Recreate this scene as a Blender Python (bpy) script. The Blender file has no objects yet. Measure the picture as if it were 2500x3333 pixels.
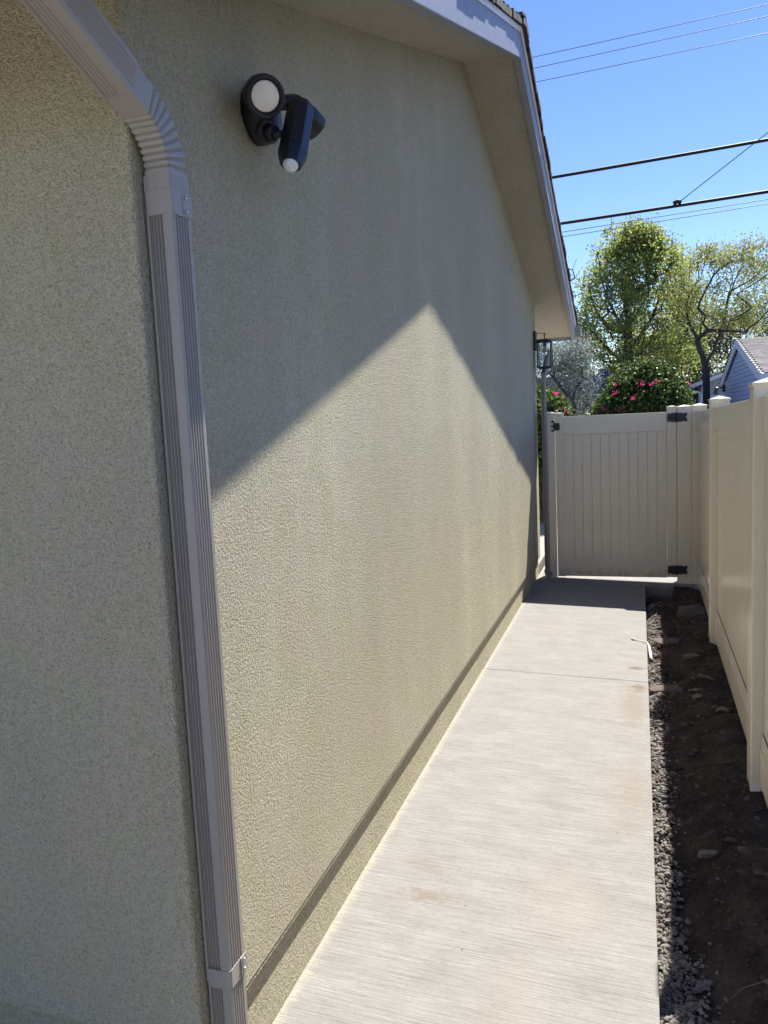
import bpy, bmesh, math, random
import numpy as np
from mathutils import Vector, Matrix, noise as mnoise
R = math.radians
random.seed(7); rng = np.random.default_rng(7)
sc = bpy.context.scene
col = sc.collection
U = 1.7            # eye height; distances measured from the walkway are given in U

# ------------------------------------------------------------------ camera
cd = bpy.data.cameras.new('camera'); cam = bpy.data.objects.new('camera', cd); col.objects.link(cam)
RW = Matrix(((0.9488, -0.0081, -0.3157), (0.3123, -0.1238, 0.9419), (-0.0467, -0.9923, -0.1149)))
m3 = Matrix(((RW[0][0], -RW[0][1], -RW[0][2]), (RW[1][0], -RW[1][1], -RW[1][2]), (RW[2][0], -RW[2][1], -RW[2][2])))
cam.matrix_world = Matrix.Translation((0, 0, 1.7)) @ m3.to_4x4()
cd.sensor_fit = 'VERTICAL'; cd.sensor_height = 36; cd.lens = 36 * 2503 / 3333
cd.clip_start = 0.05; cd.clip_end = 3000
sc.camera = cam
# ------------------------------------------------------------------ light
SUN = Vector((0.219, 0.685, 1.0)).normalized()
EL = math.asin(SUN.z); AZ = math.atan2(SUN.x, SUN.y)
w = bpy.data.worlds.new('World'); sc.world = w; w.use_nodes = True
nt = w.node_tree; bg = nt.nodes['Background']
sky = nt.nodes.new('ShaderNodeTexSky'); sky.sky_type = 'NISHITA'; sky.sun_disc = False
sky.sun_elevation = EL; sky.sun_rotation = AZ; sky.air_density = 1.0; sky.dust_density = 0.0; sky.ozone_density = 4.5
sky.altitude = 200
hs = nt.nodes.new('ShaderNodeHueSaturation'); hs.inputs['Saturation'].default_value = 1.12; hs.inputs['Hue'].default_value = 0.515
nt.links.new(sky.outputs[0], hs.inputs['Color']); nt.links.new(hs.outputs[0], bg.inputs[0]); bg.inputs[1].default_value = 0.093
sl = bpy.data.lights.new('sun', 'SUN'); so = bpy.data.objects.new('sun', sl); col.objects.link(so)
sl.energy = 5.0; sl.angle = R(0.55); sl.color = (1.0, 0.955, 0.88)
so.rotation_euler = SUN.to_track_quat('Z', 'Y').to_euler(); so.location = (4, 8, 20)
vs = sc.view_settings; vs.view_transform = 'Standard'; vs.look = 'None'; vs.gamma = 1; vs.exposure = 1.10

# ------------------------------------------------------------------ material helpers
class NB:
    def __init__(s, name):
        s.m = bpy.data.materials.new(name); s.m.use_nodes = True; s.t = s.m.node_tree
        s.b = s.t.nodes['Principled BSDF']; s.out = s.t.nodes['Material Output']
        s.co = s.t.nodes.new('ShaderNodeTexCoord').outputs['Object']
    def n(s, ty, **k):
        x = s.t.nodes.new(ty)
        for a, v in k.items(): setattr(x, a, v)
        return x
    def l(s, a, b): s.t.links.new(a, b)
    def map(s, scale, loc=(0, 0, 0), rot=(0, 0, 0)):
        x = s.n('ShaderNodeMapping'); s.l(s.co, x.inputs[0]); x.inputs['Scale'].default_value = scale
        x.inputs['Location'].default_value = loc; x.inputs['Rotation'].default_value = rot
        return x.outputs[0]
    def noise(s, scale, detail=3, rough=.55, vec=None, dist=0):
        x = s.n('ShaderNodeTexNoise'); x.inputs['Scale'].default_value = scale; x.inputs['Detail'].default_value = detail
        x.inputs['Roughness'].default_value = rough; x.inputs['Distortion'].default_value = dist
        s.l(vec or s.co, x.inputs['Vector']); return x.outputs['Fac']
    def ramp(s, fac, stops):
        x = s.n('ShaderNodeValToRGB'); e = x.color_ramp.elements
        while len(e) < len(stops): e.new(0.5)
        for i, (p, c) in enumerate(stops):
            e[i].position = p; e[i].color = (*c, 1) if len(c) == 3 else c
        s.l(fac, x.inputs[0]); return x.outputs[0]
    def mix(s, a, b, fac=.5, mode='MIX'):
        x = s.n('ShaderNodeMix'); x.data_type = 'RGBA'; x.blend_type = mode
        for sock, v in ((x.inputs[6], a), (x.inputs[7], b)):
            if isinstance(v, tuple): sock.default_value = (*v, 1)
            else: s.l(v, sock)
        if isinstance(fac, (int, float)): x.inputs[0].default_value = fac
        else: s.l(fac, x.inputs[0])
        return x.outputs[2]
    def mth(s, op, a, b=0.0, c=None):
        x = s.n('ShaderNodeMath', operation=op)
        for i, v in enumerate((a, b) if c is None else (a, b, c)):
            if isinstance(v, (int, float)): x.inputs[i].default_value = v
            else: s.l(v, x.inputs[i])
        return x.outputs[0]
    def bump(s, h, dist, strength=1.0, prev=None):
        x = s.n('ShaderNodeBump'); x.inputs['Strength'].default_value = strength; x.inputs['Distance'].default_value = dist
        s.l(h, x.inputs['Height'])
        if prev: s.l(prev, x.inputs['Normal'])
        return x.outputs[0]
    def base(s, c):
        if isinstance(c, tuple): s.b.inputs['Base Color'].default_value = (*c, 1)
        else: s.l(c, s.b.inputs['Base Color'])
    def fin(s, rough=.8, spec=.5, nrm=None, metal=0):
        if isinstance(rough, (int, float)): s.b.inputs['Roughness'].default_value = rough
        else: s.l(rough, s.b.inputs['Roughness'])
        s.b.inputs['Specular IOR Level'].default_value = spec; s.b.inputs['Metallic'].default_value = metal
        if nrm: s.l(nrm, s.b.inputs['Normal'])
        return s.m

def mat_stucco(name, c, grain=115, depth=.0045):
    s = NB(name)
    warp = s.noise(grain, 3, .6, dist=.2); mid = s.noise(grain * .45, 3, .65, dist=.2)
    h = s.mth('ADD', warp, s.mth('MULTIPLY', mid, 2.1))
    big = s.noise(1.3, 4, .6, s.map((1, 1.2, .35)))
    mott = s.noise(6, 4, .65); tint = s.noise(2.6, 3, .6)
    d = tuple(x * .88 for x in c); li = tuple(min(1, x * 1.09) for x in c)
    a = s.mix(d, li, s.ramp(big, [(.3, (0, 0, 0)), (.7, (1, 1, 1))]))
    a = s.mix(a, (c[0] * .94, c[1] * .97, c[2] * .80), s.ramp(mott, [(.45, (0, 0, 0)), (.68, (.7, .7, .7))]))
    a = s.mix(a, (c[0] * 1.02, c[1] * .95, c[2] * .98), s.ramp(tint, [(.5, (0, 0, 0)), (.7, (.7, .7, .7))]))
    pit = s.ramp(warp, [(.37, (.42, .40, .35)), (.50, (1, 1, 1))]); pit2 = s.ramp(mid, [(.36, (.45, .43, .38)), (.47, (1, 1, 1))])
    cl = s.noise(46, 5, .8); a = s.mix(a, s.ramp(cl, [(.38, (.78, .77, .74)), (.60, (1.08, 1.08, 1.08))]), .45, 'MULTIPLY')
    a = s.mix(a, pit, .55, 'MULTIPLY'); a = s.mix(a, pit2, .5, 'MULTIPLY')
    s.base(a)
    return s.fin(.93, .2, s.bump(h, depth, 1.0))

def mat_paint(name, c, rough=.45, spec=.5, streak=None, var=.06, bump=0.0):
    s = NB(name)
    n = s.noise(5, 4, .6, s.map(streak) if streak else None)
    lo = tuple(x * (1 - var) for x in c); hi = tuple(min(1, x * (1 + var)) for x in c)
    s.base(s.mix(lo, hi, s.ramp(n, [(.3, (0, 0, 0)), (.7, (1, 1, 1))])))
    nr = s.bump(s.noise(14, 3, .6), bump, 1.0) if bump else None
    r = s.mth('MULTIPLY_ADD', s.noise(22, 3), .16, rough - .08)
    return s.fin(r, spec, nr)

def mat_vinyl(name, c):
    s = NB(name)
    g = s.noise(9, 4, .7, s.map((22, 22, .9)))
    dirt = s.noise(3.2, 5, .65)
    spk = s.noise(46, 2, .5)
    a = s.mix(tuple(x * .93 for x in c), tuple(x * 1.05 for x in c), s.ramp(g, [(.3, (0, 0, 0)), (.7, (1, 1, 1))]))
    a = s.mix(a, (c[0] * .82, c[1] * .77, c[2] * .68), s.ramp(dirt, [(.6, (0, 0, 0)), (.85, (.35, .35, .35))]))
    a = s.mix(a, (.16, .11, .07), s.ramp(spk, [(.775, (0, 0, 0)), (.8, (.7, .7, .7))]))
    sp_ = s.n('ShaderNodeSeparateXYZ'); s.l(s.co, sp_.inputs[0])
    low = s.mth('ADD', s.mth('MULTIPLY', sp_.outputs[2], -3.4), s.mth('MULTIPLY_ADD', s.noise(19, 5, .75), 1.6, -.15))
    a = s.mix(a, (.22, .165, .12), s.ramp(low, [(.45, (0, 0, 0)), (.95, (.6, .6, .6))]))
    s.base(a)
    nr = s.bump(g, .0004, 1.0)
    nr = s.bump(s.noise(4, 2, .5, s.map((6, 6, .12))), .0016, 1.0, nr)
    s.fin(s.mth('MULTIPLY_ADD', dirt, .16, .16), .5, nr)
    return s.m

def mat_leaf(name, cols, trans=.45, rough=.5):
    s = NB(name)
    g = s.n('ShaderNodeNewGeometry')
    a = s.ramp(g.outputs['Random Per Island'], [(i / (len(cols) - 1), c) for i, c in enumerate(cols)])
    s.base(a); s.fin(rough, .4)
    tr = s.n('ShaderNodeBsdfTranslucent'); hs = s.n('ShaderNodeHueSaturation'); hs.inputs['Value'].default_value = 1.6
    s.l(a, hs.inputs['Color']); s.l(hs.outputs[0], tr.inputs[0])
    mx = s.n('ShaderNodeMixShader'); mx.inputs[0].default_value = trans
    s.l(s.b.outputs[0], mx.inputs[1]); s.l(tr.outputs[0], mx.inputs[2]); s.l(mx.outputs[0], s.out.inputs[0])
    return s.m

def mat_bark(name, c):
    s = NB(name)
    n = s.noise(9, 4, .65, s.map((3, 3, .7)))
    s.base(s.mix(tuple(x * .6 for x in c), tuple(x * 1.3 for x in c), n))
    return s.fin(.9, .2, s.bump(n, .03, 1))

def mat_concrete():
    s = NB('broomed_concrete')
    br = s.noise(1.0, 3, .7, s.map((1.6, 85, 1), rot=(0, 0, R(1.6))))
    br2 = s.noise(1.0, 2, .6, s.map((7, 300, 1), rot=(0, 0, R(1.6))))
    sway = s.noise(5.5, 9, .74, s.map((.8, 1.6, 1))); fine = s.noise(60, 3, .7)
    a = s.mix((.236, .227, .212), (.285, .276, .263), s.ramp(sway, [(.36, (0, 0, 0)), (.64, (1, 1, 1))]))
    a = s.mix(a, s.ramp(br, [(.38, (.80, .79, .77)), (.56, (1.04, 1.04, 1.04))]), s.mth('MULTIPLY_ADD', s.noise(7, 7, .74), 1.0, -.1), 'MULTIPLY')
    a = s.mix(a, s.ramp(br2, [(.36, (.62, .60, .58)), (.55, (1.05, 1.05, 1.05))]), .40, 'MULTIPLY')
    a = s.mix(a, s.ramp(fine, [(.3, (.8, .79, .77)), (.5, (1, 1, 1))]), .5, 'MULTIPLY')
    vo = s.n('ShaderNodeTexVoronoi'); vo.inputs['Scale'].default_value = 9; vo.inputs['Randomness'].default_value = 1; s.l(s.map((1, 1, .02)), vo.inputs['Vector'])
    a = s.mix(a, (.07, .06, .05), s.ramp(vo.outputs['Distance'], [(.028, (.85, .85, .85)), (.045, (0, 0, 0))]))
    # rust and soil stains of their own shape, each at its place on the slab
    sep = s.n('ShaderNodeSeparateXYZ'); s.l(s.co, sep.inputs[0])
    wob = s.noise(24, 6, .78, s.map((1, 1.8, 1)))
    def spot(x, y, rx, ry, c, k):
        nonlocal a
        dx = s.mth('DIVIDE', s.mth('SUBTRACT', sep.outputs[0], x), rx); dy = s.mth('DIVIDE', s.mth('SUBTRACT', sep.outputs[1], y), ry)
        d = s.mth('SQRT', s.mth('ADD', s.mth('MULTIPLY', dx, dx), s.mth('MULTIPLY', dy, dy)))
        d = s.mth('ADD', d, s.mth('MULTIPLY_ADD', wob, 4.2, -2.2))
        a = s.mix(a, c, s.ramp(d, [(.25, (k, k, k)), (1.0, (0, 0, 0))]))
    for q in ((-.03, 5.3, .07, .04, (.13, .095, .07), .9), (-.02, 4.93, .05, .08, (.14, .10, .075), .8), (-.05, 4.6, .09, .4, (.21, .17, .135), .6),
              (-.05, 3.5, .1, .4, (.22, .185, .15), .5), (-.74, 2.52, .10, .05, (.19, .16, .125), .75), (-.80, 2.7, .09, .05, (.21, .18, .145), .55),
              (-.38, 2.05, .1, .3, (.29, .25, .21), .35), (-.7, 6.2, .12, .05, (.28, .24, .17), .35), (-.25, 2.6, .2, .3, (.31, .27, .235), .25)):
        spot(*q)
    # pale overspray along the foot of the house
    e = s.ramp(s.mth('ADD', sep.outputs[0], s.mth('MULTIPLY_ADD', s.noise(40, 4, .7), .07, 1.005)), [(.02, (.5, .5, .5)), (.05, (0, 0, 0))])
    a = s.mix(a, (.42, .395, .29), e)
    s.base(a)
    h = s.mth('MULTIPLY_ADD', br2, .7, br)
    nr = s.bump(h, .0034, 1.0); nr = s.bump(fine, .0015, .8, nr)
    return s.fin(.85, .3, nr)

def mat_soil():
    s = NB('dark_soil')
    n = s.noise(5, 6, .65); f = s.noise(45, 5, .7); v = s.noise(16, 4, .6)
    a = s.ramp(n, [(.3, (.034, .025, .019)), (.5, (.068, .050, .039)), (.72, (.125, .094, .074))])
    a = s.mix(a, (.17, .135, .105), s.ramp(v, [(.6, (0, 0, 0)), (.78, (.6, .6, .6))]))
    a = s.mix(a, s.ramp(f, [(.3, (.45, .45, .45)), (.6, (1.0, 1.0, 1.0))]), .8, 'MULTIPLY')
    s.base(a)
    nr = s.bump(v, .03, 1.0); nr = s.bump(f, .012, 1.0, nr)
    return s.fin(.95, .15, nr)

def mat_island(name, cols, rough=.85, bump=.002):
    s = NB(name)
    g = s.n('ShaderNodeNewGeometry'); n = s.noise(60, 4, .6)
    a = s.ramp(g.outputs['Random Per Island'], [(i / (len(cols) - 1), c) for i, c in enumerate(cols)])
    a = s.mix(a, s.ramp(n, [(.3, (.7, .7, .7)), (.7, (1.05, 1.05, 1.05))]), .8, 'MULTIPLY')
    s.base(a); return s.fin(rough, .3, s.bump(n, bump, 1))

def mat_flat(name, c, rough=.6, spec=.4, metal=0, bump=0):
    s = NB(name); n = s.noise(18, 4, .6)
    s.base(s.mix(tuple(x * .88 for x in c), tuple(min(1, x * 1.1) for x in c), n))
    return s.fin(rough, spec, s.bump(n, bump, 1) if bump else None, metal)

def mat_glass():
    s = NB('clear_glass'); s.base((.9, .93, .95)); s.b.inputs['Transmission Weight'].default_value = 1.0
    s.b.inputs['IOR'].default_value = 1.45
    return s.fin(.02, .5)

M = {}
M['stucco'] = mat_stucco('olive_stucco', (.79, .735, .555), 260, .0115)
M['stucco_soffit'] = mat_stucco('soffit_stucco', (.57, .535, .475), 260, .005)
M['stucco_base'] = mat_stucco('base_stucco', (.79, .73, .545), 260, .0115)
M['greypaint'] = mat_paint('grey_metal_paint', (.31, .288, .264), .42, .35, (1, 1, .4), .05, .0012)
M['fascia'] = mat_paint('pale_fascia_paint', (.25, .27, .335), .5, .4, (3, 14, 1.2), .12, .001)
M['whitemetal'] = mat_paint('white_drip_metal', (.80, .80, .82), .35, .5)
M['shingle'] = mat_island('dark_shingle', [(.035, .036, .042), (.06, .06, .066), (.09, .085, .085)], .95, .004)
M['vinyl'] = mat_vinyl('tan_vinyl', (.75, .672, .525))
M['black'] = mat_flat('black_powder_coat', (.012, .013, .016), .38, .5)
M['blackplastic'] = mat_flat('black_plastic', (.011, .013, .018), .45, .5)
M['lens'] = mat_flat('frosted_lens', (.86, .82, .74), .35, .5)
M['dome'] = mat_flat('pearl_dome', (.70, .73, .80), .15, .7)
M['led'] = mat_flat('amber_led', (.85, .62, .42), .5)
M['screw'] = mat_flat('zinc_screw', (.55, .55, .57), .3, .5, .8)
M['glass'] = mat_glass()
M['bulb'] = mat_flat('bulb_filament', (.75, .55, .35), .3)
M['concrete'] = mat_concrete()
M['soil'] = mat_soil()
M['gravel'] = mat_island('grey_gravel', [(.15, .135, .12), (.25, .225, .195), (.19, .175, .16), (.33, .30, .265), (.12, .11, .10)], .9)
M['rock'] = mat_island('earthy_stone', [(.16, .12, .09), (.23, .18, .14), (.12, .10, .085)], .95, .006)
M['litter'] = mat_island('dry_litter', [(.30, .25, .18), (.20, .15, .10), (.38, .34, .28)], .9)
M['whiteplastic'] = mat_flat('white_plastic', (.85, .84, .80), .4)
M['siding'] = mat_paint('pale_blue_siding', (.44, .49, .60), .55, .4, (1, 1, 1), .07, .001)
M['greysiding'] = mat_paint('light_grey_board', (.42, .43, .45), .6, .3)
M['whitetrim'] = mat_paint('white_trim_paint', (.70, .72, .78), .5, .4)
M['roofgrey'] = mat_island('weathered_shingle', [(.20, .185, .18), (.27, .25, .24), (.23, .21, .20), (.32, .30, .28)], .95, .004)
M['roofdark'] = mat_island('dark_roof', [(.035, .04, .05), (.06, .065, .075)], .9)
M['bluewall'] = mat_flat('dark_blue_paint', (.035, .06, .11), .5)
M['blueroof'] = mat_flat('blue_grey_roof', (.12, .16, .22), .5)
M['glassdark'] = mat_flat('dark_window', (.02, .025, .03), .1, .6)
M['cable'] = mat_flat('black_cable', (.012, .012, .016), .6)
M['wire'] = mat_flat('grey_wire', (.05, .06, .09), .5)

# ------------------------------------------------------------------ mesh helpers
class MB:
    def __init__(s): s.v = []; s.f = []; s.smooth = []
    def add(s, vs, fs, smooth=False):
        o = len(s.v); s.v += [tuple(p) for p in vs]
        for f in fs: s.f.append(tuple(i + o for i in f)); s.smooth.append(smooth)
        return s
    def box(s, x0, x1, y0, y1, z0, z1):
        return s.add([(x0, y0, z0), (x1, y0, z0), (x1, y1, z0), (x0, y1, z0), (x0, y0, z1), (x1, y0, z1), (x1, y1, z1), (x0, y1, z1)],
                     [(0, 3, 2, 1), (4, 5, 6, 7), (0, 1, 5, 4), (1, 2, 6, 5), (2, 3, 7, 6), (3, 0, 4, 7)])
    def obox(s, mat, sx, sy, sz):
        vs = [mat @ Vector((a * sx / 2, b * sy / 2, c * sz / 2)) for c in (-1, 1) for a, b in ((-1, -1), (1, -1), (1, 1), (-1, 1))]
        return s.add(vs, [(0, 3, 2, 1), (4, 5, 6, 7), (0, 1, 5, 4), (1, 2, 6, 5), (2, 3, 7, 6), (3, 0, 4, 7)])
    def prism(s, prof, a0, a1, axis='x'):
        n = len(prof)
        def P(a, p):
            return (a, p[0], p[1]) if axis == 'x' else ((p[0], a, p[1]) if axis == 'y' else (p[0], p[1], a))
        vs = [P(a0, p) for p in prof] + [P(a1, p) for p in prof]
        area = sum(prof[i][0] * prof[(i + 1) % n][1] - prof[(i + 1) % n][0] * prof[i][1] for i in range(n))
        flip = (area > 0) == (axis != 'y')
        if a1 < a0: flip = not flip
        caps = [tuple(range(n))[::-1], tuple(range(n, 2 * n))]
        side = [(i, (i + 1) % n, n + (i + 1) % n, n + i) for i in range(n)]
        fs = caps + side
        if not flip: fs = [f[::-1] for f in fs]
        return s.add(vs, fs)
    def tube(s, pts, rad, seg=8, caps=True, smooth=True):
        pts = [Vector(p) for p in pts]; n = len(pts)
        if not hasattr(rad, '__len__'): rad = [rad] * n
        vs = []; prevu = None
        for i, p in enumerate(pts):
            t = (pts[min(i + 1, n - 1)] - pts[max(i - 1, 0)]).normalized()
            u = (prevu - t * prevu.dot(t)) if prevu else t.orthogonal()
            if u.length < 1e-5: u = t.orthogonal()
            u.normalize(); prevu = u; v = t.cross(u)
            for k in range(seg):
                a = 2 * math.pi * k / seg; vs.append(p + (u * math.cos(a) + v * math.sin(a)) * rad[i])
        fs = [(i * seg + k, i * seg + (k + 1) % seg, (i + 1) * seg + (k + 1) % seg, (i + 1) * seg + k) for i in range(n - 1) for k in range(seg)]
        s.add(vs, fs, smooth)
        if caps: o = len(s.v) - len(vs); s.f += [tuple(o + k for k in range(seg))[::-1], tuple(o + (n - 1) * seg + k for k in range(seg))]; s.smooth += [False, False]
        return s
    def lathe(s, prof, mat=Matrix(), seg=32, smooth=True):
        # prof: (radius, height) pairs along the local Z axis
        vs = [mat @ Vector((r * math.cos(2 * math.pi * k / seg), r * math.sin(2 * math.pi * k / seg), h)) for r, h in prof for k in range(seg)]
        n = len(prof)
        fs = [(i * seg + k, i * seg + (k + 1) % seg, (i + 1) * seg + (k + 1) % seg, (i + 1) * seg + k) for i in range(n - 1) for k in range(seg)]
        s.add(vs, fs, smooth); o = len(s.v) - len(vs)
        if prof[0][0] > 1e-6: s.f.append(tuple(o + k for k in range(seg))[::-1]); s.smooth.append(False)
        if prof[-1][0] > 1e-6: s.f.append(tuple(o + (n - 1) * seg + k for k in range(seg))); s.smooth.append(False)
        return s
    def build(s, name, mat, parent=None, bevel=0, seg=2):
        me = bpy.data.meshes.new(name)
        loc = parent.location if parent is not None else Vector()
        if parent is not None and parent.parent is not None: loc = Vector()
        off = world_loc(parent) if parent is not None else Vector()
        me.from_pydata([(p[0] - off[0], p[1] - off[1], p[2] - off[2]) for p in s.v], [], s.f)
        me.polygons.foreach_set('use_smooth', s.smooth); me.materials.append(mat); me.update()
        o = bpy.data.objects.new(name, me); col.objects.link(o)
        if parent is not None: o.parent = parent
        if bevel:
            b = o.modifiers.new('bevel', 'BEVEL'); b.width = bevel; b.segments = seg; b.limit_method = 'ANGLE'; b.angle_limit = R(35)
        return o
def world_loc(o):
    v = Vector(o.location)
    while o.parent is not None: o = o.parent; v += Vector(o.location)
    return v
def tag(o, label=None, cat=None, group=None, kind=None):
    if label: o['label'] = label
    if cat: o['category'] = cat
    if group: o['group'] = group
    if kind: o['kind'] = kind
    return o
def thing(name, loc, label, cat, group=None):
    o = bpy.data.objects.new(name, None); col.objects.link(o); o.location = loc; o.empty_display_size = .1
    return tag(o, label, cat, group)
def frame(p, d, up=(0, 0, 1)):
    z = Vector(d).normalized(); x = Vector(up).cross(z)
    if x.length < 1e-4: x = Vector((1, 0, 0))
    x.normalize(); y = z.cross(x)
    m = Matrix((x, y, z)).transposed().to_4x4(); m.translation = Vector(p); return m

# ================================================================== GROUND
def struct(o): o['kind'] = 'structure'; return o
XW = -.593 * U              # face of the gable wall
Y0, Y1 = .849 * U, 4.81 * U   # near and far corners of the house
YP = 2.94 * U               # gable peak
XF = -.6055 * U              # face of the recessed base
def slabz(x, y=4.0): return -.0258 - .0275 * (x + 1.024) + .005 * min(y, 16)
SX1 = .043
struct(MB().add([(-400, -400, -.2), (400, -400, -.2), (400, 700, -.2), (-400, 700, -.2)], [(0, 1, 2, 3)]).build('ground', M['soil']))
def slab(name, x0, x1, y0, y1, bev=.006):
    mb = MB(); q = [slabz(x0, y0), slabz(x1, y0), slabz(x1, y1), slabz(x0, y1)]
    mb.add([(x0, y0, -.19), (x1, y0, -.19), (x1, y1, -.19), (x0, y1, -.19), (x0, y0, q[0]), (x1, y0, q[1]), (x1, y1, q[2]), (x0, y1, q[3])],
           [(0, 3, 2, 1), (4, 5, 6, 7), (0, 1, 5, 4), (1, 2, 6, 5), (2, 3, 7, 6), (3, 0, 4, 7)])
    return struct(mb.build(name, M['concrete'], None, bev))
slab('walkway', XF + .001, SX1, -2.0, 5.04, .004)
slab('walkway', XF + .001, SX1, 5.0425, 7.86)
slab('patio', XF + .001, 3.6, 7.868, 16.5)
slab('patio', -7, -1.1, 8.3, 16.5)
M['bounce_paving'] = mat_paint('bounce_paving', (.56, .50, .40), .85, .2)  # paler and warmer than the walkway, so it bounces more light
slab('patio', -9, XF - .01, -9, Y0 + .01).data.materials[0] = M['bounce_paving']  # unseen slab added behind the viewer to bounce light onto the end wall
slab('patio', XF - .004, .6, -9, -2.01).data.materials[0] = M['bounce_paving']  # also unseen, added as part of the same light reflector

def fence_z(y): return .0145 * (4.68 * U - y)       # the grade climbs a little towards the viewer
def dirt_z(x, y):
    t = min(1, max(0, (x - SX1) / .46)); t = t * t * (3 - 2 * t)
    z = -.100 + .004 * y + (.078 - .004 * y + fence_z(y)) * t
    z += .055 * mnoise.noise(Vector((x * 3.2, y * 2.1, 1.3))) + .034 * mnoise.noise(Vector((x * 9, y * 8, 4.4))) + .011 * mnoise.noise(Vector((x * 28, y * 26, 9)))
    z += .008 * abs(mnoise.noise(Vector((x * 60, y * 60, 2)))) 
    g = max(0, min(1, (y - 7.4) / .4)); z = z * (1 - g) + (-.12) * g if x < .3 else z
    return z - .03 * max(0, 1 - (x - SX1) / .05) if x < SX1 + .05 else z
nx, ny = 58, 640
xs = np.linspace(SX1 + .001, .75, nx); ys = np.linspace(-.6, 7.862, ny)
V = [(x, y, dirt_z(x, y)) for y in ys for x in xs]
F = [(j * nx + i, j * nx + i + 1, (j + 1) * nx + i + 1, (j + 1) * nx + i) for j in range(ny - 1) for i in range(nx - 1)]
mb = MB(); mb.add(V, F, True); struct(mb.build('soil_bed', M['soil']))

# stones
ico = bmesh.new(); bmesh.ops.create_icosphere(ico, subdivisions=1, radius=1)
IV = np.array([v.co[:] for v in ico.verts]); IF = np.array([[v.index for v in f.verts] for f in ico.faces]); ico.free()
def pebbles(n, pos, size, name, mat, flat=.7):
    vs = []; fs = []
    for i in range(n):
        p, r = pos(), size()
        q = np.linalg.qr(rng.normal(size=(3, 3)))[0]
        sc_ = np.array([1, rng.uniform(.6, 1), rng.uniform(.45, .9)])
        v = (IV * (1 + rng.uniform(-.2, .2, (len(IV), 1)))) * sc_ * r @ q
        v[:, 2] *= flat; fs.append(IF + len(IV) * i); vs.append(v + np.array(p))
    me = bpy.data.meshes.new(name); me.from_pydata(np.concatenate(vs).tolist(), [], np.concatenate(fs).tolist())
    me.materials.append(mat); o = bpy.data.objects.new(name, me); col.objects.link(o); return o
def gpos():
    y = rng.uniform(.9, 7.3) if rng.random() < .7 else rng.uniform(1.0, 3.0)
    wd = .072 + .05 * mnoise.noise(Vector((0, y * 1.7, 3))) + (.10 if y < 2.1 else .10 * max(0, (2.6 - y) / .5))
    x = SX1 + .004 + abs(rng.normal(0, .5)) * wd
    return (x, y, dirt_z(x, y) + .005 + .012 * rng.random())
o = pebbles(8000, gpos, lambda: rng.uniform(.004, .0095) if rng.random() < .85 else rng.uniform(.0095, .017), 'gravel', M['gravel'])
tag(o, 'pale grey gravel strip packed along the open edge of the concrete walkway', 'gravel', kind='stuff')
def lpos():
    y = rng.uniform(1.0, 7.6); x = rng.uniform(SX1 + .05, .5)
    return (x, y, dirt_z(x, y) + .003)
M['clod'] = mat_island('soil_clod', [(.045, .034, .026), (.075, .056, .043), (.11, .085, .066), (.17, .14, .115)], .95, .004)
o = pebbles(2600, lpos, lambda: rng.uniform(.002, .008) if rng.random() < .88 else rng.uniform(.008, .026), 'soil_crumbs', M['clod'], .55)
tag(o, 'small clods and grit scattered over the dark soil by the fence', 'soil crumbs', kind='stuff')
# loose stones and litter one could pick up
def stone(x, y, sx, sy, sz, rz, label, seed, mat='rock', tilt=0.0, name='stone'):
    bm = bmesh.new(); bmesh.ops.create_cube(bm, size=1)
    bmesh.ops.bevel(bm, geom=bm.edges[:], offset=.14, segments=1, affect='EDGES')
    bmesh.ops.subdivide_edges(bm, edges=bm.edges[:], cuts=1, use_grid_fill=True)
    rr = random.Random(seed); mt = Matrix.Rotation(rz, 4, 'Z') @ Matrix.Rotation(tilt, 4, 'Y')
    for v in bm.verts:
        c = v.co.copy(); c *= 1 + .30 * mnoise.noise(c * 1.7 + Vector((seed, 0, 0))) + rr.uniform(-.04, .04)
        c.x *= 1 - .3 * c.y
        v.co = mt @ Vector((c.x * sx, c.y * sy, c.z * sz))
    me = bpy.data.meshes.new(name); bm.to_mesh(me); bm.free(); me.materials.append(M[mat])
    o = bpy.data.objects.new(name, me); col.objects.link(o); o.location = (x, y, dirt_z(x, y) + sz * .28)
    return tag(o, label, 'stone')
stone(.165, 4.98, .20, .10, .030, R(4), 'flat grey stone slab lying across the gravel onto the soil', 3, tilt=R(-6))
stone(.40, 6.86, .20, .15, .10, R(35), 'big brown angular rock on the soil in front of the gate', 11)
stone(.20, 5.95, .20, .13, .035, R(25), 'broad low earthy stone halfway between gate and flat slab', 21)
stone(.33, 5.55, .10, .05, .022, R(10), 'small pale chip stone near the fence post foot', 5, 'gravel')
stone(.31, 4.72, .06, .045, .022, R(50), 'small squarish grey stone beside the flat stone slab', 31, 'gravel')
stone(.25, 3.05, .09, .035, .022, R(12), 'narrow elongated grey stone lying in bare soil', 41, 'gravel')
stone(.17, 2.36, .035, .03, .025, R(12), 'rounded pale pebble at the dark edge of the gravel', 51, 'gravel')
stone(.205, 1.86, .05, .035, .02, R(12), 'large grey cobble among the nearest shaded gravel', 61, 'gravel')
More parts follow.
